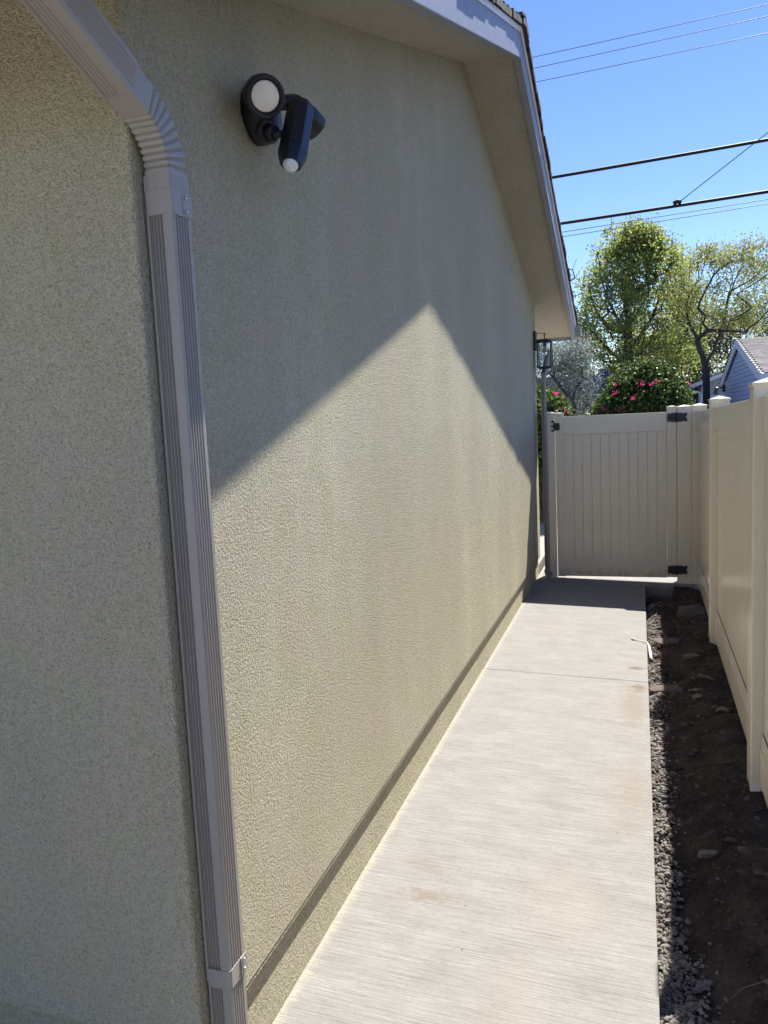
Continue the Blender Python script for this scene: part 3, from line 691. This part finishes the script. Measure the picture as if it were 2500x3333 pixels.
for i in range(len(posts) - 1):
    ya, yb = posts[i + 1][1] + .0025, posts[i][0] - .0025
    pn = None
    x0, x1 = XR, XR + .058
    n = max(2, round((yb - ya) / .0895)); mb = MB()
    for k in range(n):
        a = ya + (yb - ya) * k / n; b = ya + (yb - ya) * (k + 1) / n; g = .004; d = .009
        # each board: two shallow V grooves
        mb.prism([(x0 + .016 + d, a + .0002), (x0 + .016, a + g), (x0 + .016, (a + b) / 2 - .003), (x0 + .0185, (a + b) / 2), (x0 + .016, (a + b) / 2 + .003), (x0 + .016, b - g), (x0 + .016 + d, b - .0002), (x0 + .040, b - .0002), (x0 + .040, a + .0002)], .1005 * U, .8875 * U, 'z')
    pn = shear(mb).build('board_panel', M['vinyl'], fence)
    mb = MB(); mb.box(x0, x1, ya, yb, .888 * U, .983 * U); mb.box(x0 + .006, x0 + .0135, ya, yb, .872 * U, .888 * U - .0005); mb.box(x0 + .010, x0 + .0138, ya, yb, .858 * U, .872 * U - .0005)
    shear(mb).build('rail', M['vinyl'], pn, .004)
    mb = MB(); mb.box(x0, x1, ya, yb, .008 * U, .100 * U); mb.box(x0 + .005, x0 + .0115, ya, yb, .100 * U + .0005, .118 * U); mb.box(x0 + .008, x0 + .0117, ya, yb, .118 * U + .0005, .134 * U)
    shear(mb).build('rail', M['vinyl'], pn, .003)

# ================================================================== NEIGHBOURS
# pale blue gabled house beyond the fence
hx = 3.0; yp = 26.85
nh = thing('blue_house', (hx, yp, 0), 'pale blue lap sided gabled house with grey shingle roof beyond the fence', 'house')
def nz(y): return 3.78 - .245 * abs(y - yp)
mb = MB(); ya, yb = 22.5, 31.25
mb.prism([(ya, -.2), (yb, -.2), (yb, nz(yb) - .30), (yp, nz(yp) - .30), (ya, nz(ya) - .30)], hx + .02, hx + 9, 'x'); mb.build('wall', M['siding'], nh)
mb = MB(); z = 1.0
while z < 3.4:
    z1 = z + .13; half = (3.5 - z) / .245 if z > 2.3 else 99
    y_a, y_b = max(ya + .13, yp - half), min(yb, yp + half)
    h2 = (3.5 - z1) / .245 if z1 > 2.3 else 99
    c_a, c_b = max(ya + .13, yp - max(h2, .05)), min(yb, yp + max(h2, .05))
    mb.add([(hx - .022, y_a, z), (hx - .022, y_b, z), (hx + .0, c_b, z1), (hx + .0, c_a, z1), (hx + .019, y_a, z), (hx + .019, y_b, z), (hx + .019, c_b, z1), (hx + .019, c_a, z1)],
           [(0, 1, 2, 3), (0, 4, 5, 1), (0, 3, 7, 4), (1, 5, 6, 2)]); z = z1
mb.build('lap_siding', M['siding'], nh)
mb = MB(); mb.box(hx - .03, hx + .02, ya - .01, ya + .13, -.2, nz(ya) - .3); mb.build('corner_board', M['whitetrim'], nh)
mb = MB(); e0, e1 = 21.6, 32.0
mb.prism([(e0, nz(e0) - .25), (yp, nz(yp) - .25), (yp, nz(yp) + .02), (e0, nz(e0) + .02)], hx - .10, hx - .06, 'x')
mb.prism([(yp + .002, nz(yp) - .25), (e1, nz(e1) - .25), (e1, nz(e1) + .02), (yp + .002, nz(yp) + .02)], hx - .10, hx - .06, 'x'); mb.build('rake_board', M['whitetrim'], nh)
mb = MB(); mb.prism([(e0, nz(e0) - .02), (yp, nz(yp) - .02), (e1, nz(e1) - .02), (e1, nz(e1) + .0), (yp, nz(yp)), (e0, nz(e0))], hx - .058, hx + 9, 'x'); mb.build('eave_lining', M['whitetrim'], nh)
mb = MB(); mb.box(hx - .10, hx + 9, e0 - .04, e0, nz(e0) - .25, nz(e0) + .0); mb.build('eave_board', M['whitetrim'], nh)
mb = MB()
for s_ in (-1, 1):
    L = yp - e0 if s_ < 0 else e1 - yp; n = int(L / .16)
    for i in range(n):
        a0, a1 = L * i / n, L * (i + 1) / n + .04
        for j in range(30 if s_ < 0 else 4):
            xa = hx - .13 + j * .30 + (.15 if i % 2 else 0) - .02; q = random.uniform(0, .006)
            wdt = .296
            y_a, y_b = yp + s_ * a0, yp + s_ * a1
            mb.prism([(y_a, nz(y_a) + .022), (y_b, nz(y_b) + .022), (y_b, nz(y_b) + .036 + q), (y_a, nz(y_a) + .026)], max(xa, hx - .13), xa + wdt, 'x')
mb.build('shingles', M['roofgrey'], nh)
# little twin spot lamp at its corner
sp = thing('spot_lamp', (hx, yb - .1, 2.36), 'small silver twin spot lamp at the far corner of the blue sided house', 'spot lamp')
mb = MB(); mb.box(hx - .10, hx - .024, yb - .5, yb - .1, 2.25, 2.5); mb.tube([(hx - .1, yb - .3, 2.4), (hx - .25, yb - .3, 2.42)], .03, 8); mb.build('bracket', M['black'], sp)
for dz, dy in ((0, -.35), (-.1, .05)):
    mb = MB(); mb.lathe([(.03, -.12), (.07, -.06), (.10, 0), (.09, .01), (0, .015)], frame((hx - .32, yb - .2 + dy, 2.34 + dz), (-.5, -.6, -.5)), 16); mb.build('lamp_head', M['screw'], sp)
# grey boarded shed with a gutter, further back
gy = 34.0
sh = thing('grey_shed', (3.0, gy, 0), 'light grey outbuilding with white rake board and curved white rain pipe', 'outbuilding')
def shz(x): return 2.66 + .345 * (x - 2.06)
mb = MB(); mb.prism([(2.43, -.2), (7, -.2), (7, 4.2), (6.5, shz(6.5) - .13), (2.43, shz(2.43) - .13)], gy, gy + 6, 'y'); mb.build('wall', M['greysiding'], sh)
mb = MB(); mb.box(2.42, 2.576, gy - .03, gy, -.2, shz(2.45) - .17); mb.box(2.578, 5, gy - .03, gy, 2.02, 2.19); mb.build('trim', M['whitetrim'], sh)
mb = MB(); mb.prism([(2.02, shz(2.02) - .13), (6.5, shz(6.5) - .13), (6.5, shz(6.5) + .02), (2.02, shz(2.02) + .02)], gy - .34, gy - .30, 'y'); mb.build('rake_board', M['whitetrim'], sh)
mb = MB(); mb.prism([(2.0, shz(2.0) + .022), (6.5, shz(6.5) + .022), (6.5, shz(6.5) + .06), (2.0, shz(2.0) + .06)], gy - .38, gy + 6, 'y'); mb.build('roof', M['roofdark'], sh)
mb = MB(); mb.prism([(1.90, 2.70), (1.94, 2.60), (2.015, 2.57), (2.015, 2.70)], gy - .36, gy + 6, 'y'); mb.build('gutter', M['whitetrim'], sh)
mb = MB(); mb.tube([(1.98, gy - .15, 2.58), (1.98, gy - .15, 2.48), (2.03, gy - .13, 2.40), (2.12, gy - .1, 2.37), (2.24, gy - .08, 2.36), (2.33, gy - .07, 2.32), (2.37, gy - .07, 2.22), (2.375, gy - .07, 2.05), (2.375, gy - .07, .3)], .045, 10); mb.build('rain_pipe', M['whitetrim'], sh)
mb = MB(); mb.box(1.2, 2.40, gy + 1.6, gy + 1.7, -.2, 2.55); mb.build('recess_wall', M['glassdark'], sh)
mb = MB(); mb.box(2.75, 3.25, gy - 1.0 + .9, gy + .4, shz(3.0) + .10, shz(3.0) + .11); 
mb2 = MB(); mb2.obox(frame((2.86, gy - .1, 3.04), (-.35, 0, 1)), .40, .5, .03); mb2.build('skylight', M['whitetrim'], sh)
# dark blue house far behind the bushes
bh = thing('blue_roofed_house', (-1.4, 26, 0), 'low dark blue house roof glimpsed between the silvery tree and the bush', 'house')
mb = MB(); mb.box(-6, 0.6, 26, 31, -.2, 2.3); mb.build('wall', M['bluewall'], bh)
mb = MB(); mb.prism([(25.5, 2.28), (28.5, 3.05), (31.5, 2.28), (31.5, 2.22), (25.5, 2.22)], -6.3, .9, 'x'); 
for k in range(9):
    x = -6.2 + k * .8; 
mb.build('roof', M['blueroof'], bh)
mb = MB()
for k in range(14): 
    yy = 25.55 + k * .21; zz = 2.28 + (yy - 25.5) * .2567; mb.box(-6.3, .9, yy, yy + .03, zz + .0, zz + .045)
mb.build('roof_ribs', M['bluewall'], bh)
mb = MB(); mb.box(-1.35, -1.0, 28.3, 28.7, 2.8, 3.22); mb.build('roof_vent', M['bluewall'], bh)

# ================================================================== VEGETATION
def leaves(centers, size, k, sigma, name, mat, parent, flat=1.0, aspect=.6, updir=0.0):
    """many small folded leaves scattered round the centres"""
    C = np.repeat(np.asarray(centers), k, axis=0); n = len(C)
    C = C + rng.normal(size=(n, 3)) * np.array([sigma, sigma, sigma * flat])
    a = rng.normal(size=(n, 3)); a[:, 2] += updir; a /= np.linalg.norm(a, axis=1)[:, None]
    b = rng.normal(size=(n, 3)); b -= a * (a * b).sum(1)[:, None]; b /= np.linalg.norm(b, axis=1)[:, None]
    c = np.cross(a, b)
    s_ = size * rng.uniform(.6, 1.35, (n, 1)); h = s_ * aspect / 2
    P = np.stack([C - a * s_ / 2, C + b * h + c * h * .3, C + a * s_ / 2, C - b * h + c * h * .3], 1).reshape(-1, 3)
    F = np.arange(n * 4).reshape(n, 4)
    F = np.concatenate([F[:, [0, 1, 2]], F[:, [0, 2, 3]]])
    off = np.array(world_loc(parent)) if parent is not None else 0
    me = bpy.data.meshes.new(name); me.from_pydata((P - off).tolist(), [], F.tolist()); me.materials.append(mat)
    o = bpy.data.objects.new(name, me); col.objects.link(o)
    if parent is not None: o.parent = parent
    return o
def skeleton(base, fork, targets, trunk_r, up=.5, jit=.12, twist=.5, limbs=(), expo=.55):
    """grow limbs from the fork to every target, each joined to the nearest suitable limb already grown"""
    nodes = [Vector(base), Vector(base).lerp(Vector(fork), .5) + Vector((jit, 0, 0)) * .5, Vector(fork)]; par = [-1, 0, 1]
    f = Vector(fork)
    for L_ in limbs:
        p0 = Vector(L_[0]); prev = min(range(1, len(nodes)), key=lambda i: (nodes[i] - p0).length); P = [nodes[prev]] + [Vector(q) for q in L_[1:]]
        for i in range(len(P) - 1):
            a_, b_ = P[i], P[i + 1]; pre = P[i - 1] if i else a_ * 2 - b_; nxt = P[i + 2] if i + 2 < len(P) else b_ * 2 - a_
            m = max(2, int((b_ - a_).length / .3))
            for k in range(1, m + 1):
                u = k / m; q = .5 * ((2 * a_) + (b_ - pre) * u + (2 * pre - 5 * a_ + 4 * b_ - nxt) * u * u + (3 * a_ - pre - 3 * b_ + nxt) * u ** 3)
                nodes.append(q + Vector((random.uniform(-1, 1), random.uniform(-1, 1), 0)) * jit * .25); par.append(prev); prev = len(nodes) - 1
    for t in sorted(targets, key=lambda q: (Vector(q) - f).length):
        t = Vector(t); best = None; bc = 1e9
        for i in range(2, len(nodes)):
            d = t - nodes[i]; L = d.length
            if d.z < -.2 * L: continue
            dirn = (nodes[i] - nodes[par[i]]).normalized()
            c = L * (1.35 - .45 * d.normalized().dot(dirn)) + .22 * (nodes[i] - f).length
            if c < bc: bc = c; best = i
        if best is None: best = 2
        p = nodes[best]; L = (t - p).length; m = max(1, int(L / .5)); prev = best
        dirn = (p - nodes[par[best]]).normalized()
        for k in range(1, m + 1):
            s_ = k / m; q = p.lerp(t, s_) + (dirn * twist + Vector((0, 0, up * .3))) * L * .5 * s_ * (1 - s_)
            if k < m: q += Vector((random.uniform(-1, 1), random.uniform(-1, 1), random.uniform(-1, 1))) * jit * min(1, L)
            nodes.append(q); par.append(prev); prev = len(nodes) - 1
    w_ = [0.0] * len(nodes); kids = [0] * len(nodes)
    for i in range(len(nodes) - 1, 0, -1):
        if kids[i] == 0: w_[i] = 1.0
        w_[par[i]] += w_[i]; kids[par[i]] += 1
    tot = w_[0]
    rad = [max(.006, trunk_r * (x / tot) ** expo) for x in w_]
    return nodes, par, rad, kids
def wood(nodes, par, rad, name, mat, parent, seg=6):
    mb = MB()
    for i in range(1, len(nodes)):
        j = par[i]; mb.tube([nodes[j], nodes[i]], [rad[j] if par[j] == i - 1 or rad[j] < rad[i] * 1.35 else min(rad[j], rad[i] * 1.25), rad[i]], seg, caps=False)
    return mb.build(name, mat, parent)
def tree(name, base, fork, targets, tr, bark, leafmat, lsize, lk, lsig, label, group=None, up=.5, jit=.12, cat='tree', aspect=.6, inner=.35, twist=.5, bare=0.0, extra=None, limbs=(), expo=.55):
    t = thing(name, base, label, cat, group)
    nodes, par, rad, kids = skeleton(base, fork, targets, tr, up, jit, twist, limbs, expo)
    cs = [tuple(n) for n, k_, r_ in zip(nodes, kids, rad) if (k_ == 0 and random.random() > bare) or (r_ < .03 and random.random() < inner)]
    if extra: extra(nodes, par, rad, kids)
    wood(nodes, par, rad, 'trunk', bark, t)
    leaves(cs, lsize, lk, lsig, 'crown', leafmat, t, aspect=aspect)
    return t
M['leaf_big'] = mat_leaf('spring_green_leaf', [(.13, .17, .04), (.20, .25, .06), (.28, .33, .08), (.36, .31, .10), (.13, .20, .06), (.24, .31, .07)], .55)
M['leaf_jac'] = mat_leaf('olive_gold_leaf', [(.17, .20, .06), (.26, .28, .08), (.33, .28, .12), (.16, .22, .05), (.22, .26, .07)], .45)
M['leaf_dark'] = mat_leaf('deep_green_leaf', [(.028, .050, .02), (.045, .075, .028), (.07, .10, .035)], .3, .4)
M['leaf_bush'] = mat_leaf('bougainvillea_leaf', [(.02, .042, .010), (.035, .065, .014), (.06, .10, .02), (.13, .17, .035), (.03, .055, .014)], .35, .42)
M['leaf_olive'] = mat_leaf('silver_leaf', [(.15, .17, .14), (.22, .25, .21), (.32, .35, .31), (.10, .12, .09)], .3, .45)
M['leaf_mix'] = mat_leaf('olive_brown_leaf', [(.07, .08, .03), (.12, .12, .045), (.16, .16, .05), (.09, .10, .035)], .4)
M['petal'] = mat_leaf('magenta_bract', [(.50, .03, .14), (.62, .05, .22), (.45, .02, .08), (.66, .10, .18)], .35, .5)
M['bark_grey'] = mat_bark('grey_bark', (.085, .078, .075))
M['bark_dark'] = mat_bark('dark_bark', (.075, .066, .06))
M['bark_tan'] = mat_bark('tan_bark', (.14, .11, .09))

def env_targets(n, cx_, cy_, z0, z1, wfun, depth=.8, seed=1, shell=.45):
    r_ = random.Random(seed); out = []
    while len(out) < n:
        z = r_.uniform(z0, z1); w_ = wfun((z - z0) / (z1 - z0))
        a = r_.uniform(0, 2 * math.pi); q = r_.random() ** shell
        out.append((cx_ + w_ * q * math.cos(a), cy_ + w_ * depth * q * math.sin(a), z))
    return out
# big spring tree
def wbig(t): return 2.35 * (math.sin(min(1, t * 1.15 + .12) * math.pi) ** .6 if t * 1.15 + .12 < 1 else 0.25) + .1
def wb(t):
    pts = [(0, 1.7), (.12, 2.4), (.4, 2.75), (.6, 2.55), (.78, 1.95), (.9, 1.2), (1, .45)]
    for (a, b), (c, d) in zip(pts, pts[1:]):
        if t <= c: return b + (d - b) * (t - a) / (c - a)
    return .3
T = env_targets(560, -.05, 35, 3.0, 9.2, wb, .8, 3, .55)
def view_limbs(rows, fx, fz_, y, spread, seed):
    r_ = random.Random(seed); out = []
    for row in rows:
        dy = r_.uniform(-spread, spread); out.append([(fx(a), y + dy * k / (len(row) - 1), fz_(b)) for k, (a, b) in enumerate(row)])
    return out
LB = view_limbs([[(715, 1230), (720, 1000), (728, 850), (745, 650), (790, 400), (800, 290)], [(700, 1220), (590, 1120), (520, 1020), (440, 900), (400, 700)],
    [(700, 1060), (640, 880), (570, 720), (540, 560), (520, 450)], [(720, 900), (690, 700), (680, 550), (650, 400), (620, 330)], [(735, 950), (850, 750), (850, 600), (870, 450), (900, 300)],
    [(730, 1150), (880, 900), (960, 680), (1000, 550), (1020, 420)], [(760, 1190), (950, 1010), (1080, 900), (1140, 700), (1130, 560)], [(850, 1070), (1000, 960), (1060, 800), (1085, 600)],
    [(690, 1200), (540, 1180), (470, 1100), (400, 1000)], [(740, 800), (720, 560), (700, 400)], [(720, 1000), (600, 960), (480, 780), (450, 600)]],
    lambda a: -4.667 + .00591 * a, lambda b: 10.99 - .006 * b, 35, 1.3, 2)
LJ = view_limbs([[(1245, 1220), (1200, 1080), (1160, 980), (1110, 850), (1130, 700), (1200, 600), (1170, 450)], [(1245, 1220), (1320, 1060), (1370, 920), (1400, 780), (1440, 640), (1500, 540), (1590, 560)],
    [(1400, 780), (1430, 580), (1350, 450)], [(1370, 930), (1480, 900), (1620, 830)], [(1440, 720), (1560, 640), (1650, 560)], [(1200, 1080), (1225, 850), (1300, 650), (1250, 500)], [(1500, 540), (1480, 450), (1500, 420)], [(1600, 600), (1650, 520), (1720, 480)]],
    lambda a: -3.615 + .00473 * a, lambda b: 9.22 - .00494 * b, 30, .9, 5)
def tips(nodes, par, rad, kids):
    r_ = random.Random(5)
    for i in range(len(nodes)):
        n = nodes[i]
        if kids[i] == 0 and n.z > 7.3 and r_.random() < .85:
            for q in range(2):
                d = Vector((r_.uniform(-.12, .12), 0, 1)); nodes.append(n + d * r_.uniform(.3, .7)); par.append(i); rad.append(.006)
tree('sycamore_tree', (-.36, 35, -.2), (-.43, 35, 3.5), T, .28, M['bark_grey'], M['leaf_big'], .13, 90, .22,
     'tall spring green tree with many upright limbs in the middle behind the gate', up=1.2, jit=.07, inner=.30, twist=.5, extra=tips, limbs=LB, expo=.5)
# wavy sparse tree on the right, trunk split in a V
def wj(t): return [1.3, 1.9, 2.1, 1.9, 1.2][min(4, int(t * 5))]
T = env_targets(190, 3.0, 30, 4.2, 7.15, wj, .7, 8, .35)
tree('jacaranda_tree', (2.22, 30, -.2), (2.27, 30, 3.15), T, .125, M['bark_dark'], M['leaf_jac'], .085, 130, .18,
     'sparse tree with dark wavy limbs and golden olive tufts right of the tall green tree', up=.3, jit=.13, inner=.06, twist=.5, limbs=LJ, expo=.6)
T = env_targets(90, 2.2, 41, 3.5, 7.6, lambda t: 1.9 * (1 - .5 * t), .8, 18, .5)
tree('feathery_tree', (2.0, 41, -.2), (2.0, 41, 2.6), T, .22, M['bark_dark'], M['leaf_jac'], .09, 80, .30,
     'pale feathery tree half hidden behind the wavy limbed one', up=.5, jit=.14, inner=.2)
T = env_targets(60, -3.3, 40, 5.5, 9.4, lambda t: 1.3 - .6 * t, .8, 28, .5)
tree('bare_tree', (-3.2, 40, -.2), (-3.3, 40, 3.8), T, .07, M['bark_tan'], M['leaf_jac'], .08, 22, .22,
     'thin nearly bare tree showing at the roof edge left of the tall tree', up=.6, jit=.14, inner=.1, bare=.4)
T = env_targets(160, 7.0, 42, 1.2, 7.4, lambda t: 1.9 * (1 - .4 * t), .8, 33, .5)
tree('evergreen_tree', (7.0, 42, -.2), (7.0, 42, 1.0), T, .25, M['bark_dark'], M['leaf_dark'], .12, 110, .32,
     'dense dark evergreen tree at the right edge above the blue house', up=.4, inner=.5)
for (x, y, r_, h_, mt, sd, lab) in ((1.0, 47, 3.0, 7.0, 'leaf_mix', 41, 'brownish olive tree low behind the tall green tree trunk'), (4.9, 46, 3.0, 6.6, 'leaf_mix', 42, 'olive brown tree mass low behind the wavy tree'),
                                    (-3.6, 50, 2.0, 3.9, 'leaf_dark', 43, 'dark low tree far behind the blue roof'), (2.9, 52, 2.6, 6.6, 'leaf_dark', 44, 'dark green tree far behind, between the two trunks')):
    T = env_targets(110, x, y, 1.0, h_, lambda t: r_ * (1 - .45 * t * t), .7, sd, .5)
    tree('leafy_tree', (x, y, -.2), (x, y, .9), T, .22, M['bark_dark'], M[mt], .15, 170, .42, lab, 'trees low in the background', inner=.5)
# silvery olive tree
T = env_targets(170, -1.9, 20, .9, 3.5, lambda t: 1.02 * (1 - .35 * t * t), .8, 51, .45)
tree('olive_tree', (-1.9, 20, -.2), (-1.9, 20, .7), T, .12, M['bark_grey'], M['leaf_olive'], .066, 260, .17,
     'silvery green olive tree right beside the lantern', up=.5, inner=.5, aspect=.32)
# bougainvillea bushes
def bush(name, cx_, cy_, rx, ry, zt_, n, label, seed, flowers, skew=0.0):
    t = thing(name, (cx_, cy_, -.2), label, 'bush', 'bougainvillea bushes behind the gate'); r_ = random.Random(seed)
    def surf(q=1.0):
        a = r_.uniform(0, 2 * math.pi); e = math.asin(r_.uniform(-.25, 1))
        k = q * (1 + .10 * mnoise.noise(Vector((math.cos(a) * 2.4, math.sin(a) * 2.4, e * 2.6 + seed))) + .05 * mnoise.noise(Vector((math.cos(a) * 7, math.sin(a) * 7, e * 7))))
        x = math.cos(a) * math.cos(e)
        return (cx_ + rx * k * x + skew * math.sin(e) * rx, cy_ + ry * k * math.sin(a) * math.cos(e), zt_ * .45 + zt_ * .55 * k * math.sin(e))
    cs = [surf(r_.uniform(.80, 1.0)) for _ in range(n)] + [surf(r_.uniform(.3, .8)) for _ in range(n // 3)]
    leaves(cs, .058, 26, .055, 'foliage', M['leaf_bush'], t, aspect=.8, updir=.2)
    mb = MB()
    for k in range(26):
        p = Vector(surf(.9)); mb.tube([(cx_ + r_.uniform(-.1, .1), cy_, -.2), Vector((cx_, cy_, .6)).lerp(p, .5) + Vector((0, 0, .2)), p], [.03, .016, .005], 5, caps=False)
    mb.build('stems', M['bark_tan'], t)
    leaves(flowers, .028, 8, .017, 'blossoms', M['petal'], t, aspect=.8)
    leaves([surf(1.02) for _ in range(10)], .03, 4, .015, 'blossoms', M['petal'], t, aspect=.8)
    return t
YB = 14
F_ = [(-.02, 13.1, 2.13), (.03, 13.1, 2.12), (.08, 13.08, 2.14), (.18, 13.1, 2.12), (.24, 13.12, 2.13), (.30, 13.1, 2.16), (-.37, 13.25, 2.02), (-.41, 13.2, 1.98), (-.06, 13.1, 1.92), (-.10, 13.1, 1.9),
      (-.58, 13.4, 1.76), (-.52, 13.35, 1.76), (-.31, 13.2, 1.73), (-.26, 13.2, 1.74), (-.21, 13.2, 1.71), (.30, 13.9, 2.42), (-.38, 13.5, 2.15), (-.22, 13.5, 2.2), (.78, 13.6, 2.1), (.9, 13.6, 1.72), (-.38, 13.2, 1.56)]
bush('bougainvillea_bush', .02, 14.0, .86, .9, 2.52, 1500, 'big rounded dark green bougainvillea bush with scattered pink blossoms above the gate', 4, F_, .10)
bush('bougainvillea_bush', -1.42, 12.1, .52, .6, 2.10, 620, 'smaller bougainvillea bush with red pink blossoms beside the far downspout', 9,
     [(-1.17, 11.55, 2.02), (-1.12, 11.55, 2.0), (-1.05, 11.6, 1.98), (-1.0, 11.6, 1.75), (-.98, 11.6, 1.62)])
bush('bougainvillea_bush', -.80, 12.6, .55, .35, 1.66, 300, 'low bougainvillea growth with a pink cluster peeping over the gate top', 15,
     [(-.83, 12.2, 1.60), (-.78, 12.2, 1.61), (-.73, 12.2, 1.60), (-.69, 12.2, 1.585)])

# ================================================================== WIRES
def wire(name, y, xa, za, xb, zb_, r, mat, label, group, sag=.35, ext=7, cat='cable'):
    mb = MB(); P = []; k = (zb_ - za) / (xb - xa)
    for i in range(41):
        x = -16 + 34 * i / 40; z = za + k * (x - xa); u = (x - (xa + xb) / 2); P.append((x, y, z + .0009 * u * u - .0009 * ((xb - xa) / 2) ** 2))
    mb.tube(P, r, 6); return tag(mb.build(name, M[mat]), label, cat, group)
wire('power_line', 18, -1.99, 9.45, 2.49, 9.59, .007, 'wire', 'highest thin wire crossing the sky', 'thin overhead wires')
wire('power_line', 18, -1.97, 9.22, 2.50, 9.37, .007, 'wire', 'second thin wire from the top of the sky', 'thin overhead wires')
wire('power_line', 18, -1.91, 8.93, 2.50, 9.05, .007, 'wire', 'third thin wire from the top of the sky', 'thin overhead wires')
wire('utility_cable', 18, -1.65, 6.89, 2.52, 7.02, .034, 'cable', 'upper of the two thick black cables, midway up the sky', 'thick overhead cables')
wire('utility_cable', 18, -1.52, 5.89, 2.53, 6.01, .034, 'cable', 'lower thick black cable just above the treetop', 'thick overhead cables')
wire('power_line', 18.3, -1.50, 5.77, 2.56, 5.93, .0075, 'wire', 'thin wire right under the lower thick cable', 'thin overhead wires')
wire('power_line', 18.3, -1.48, 5.67, 2.56, 5.84, .0075, 'wire', 'lowest thin wire crossing the treetop', 'thin overhead wires')
mb = MB(); mb.tube([(.8, 17.96, 5.99), (2.52, 17.95, 7.15), (7, 17.9, 10.2)], .009, 6); tag(mb.build('power_line', M['wire']), 'thin slanting wire climbing right from the lower thick cable', 'cable')
mb = MB(); mb.tube([(.72, 17.97, 6.0), (.80, 17.96, 6.03), (.88, 17.97, 6.01)], .045, 8); tag(mb.build('cable_clamp', M['cable']), 'small dark clamp where the slanting wire meets the thick cable', 'clamp')
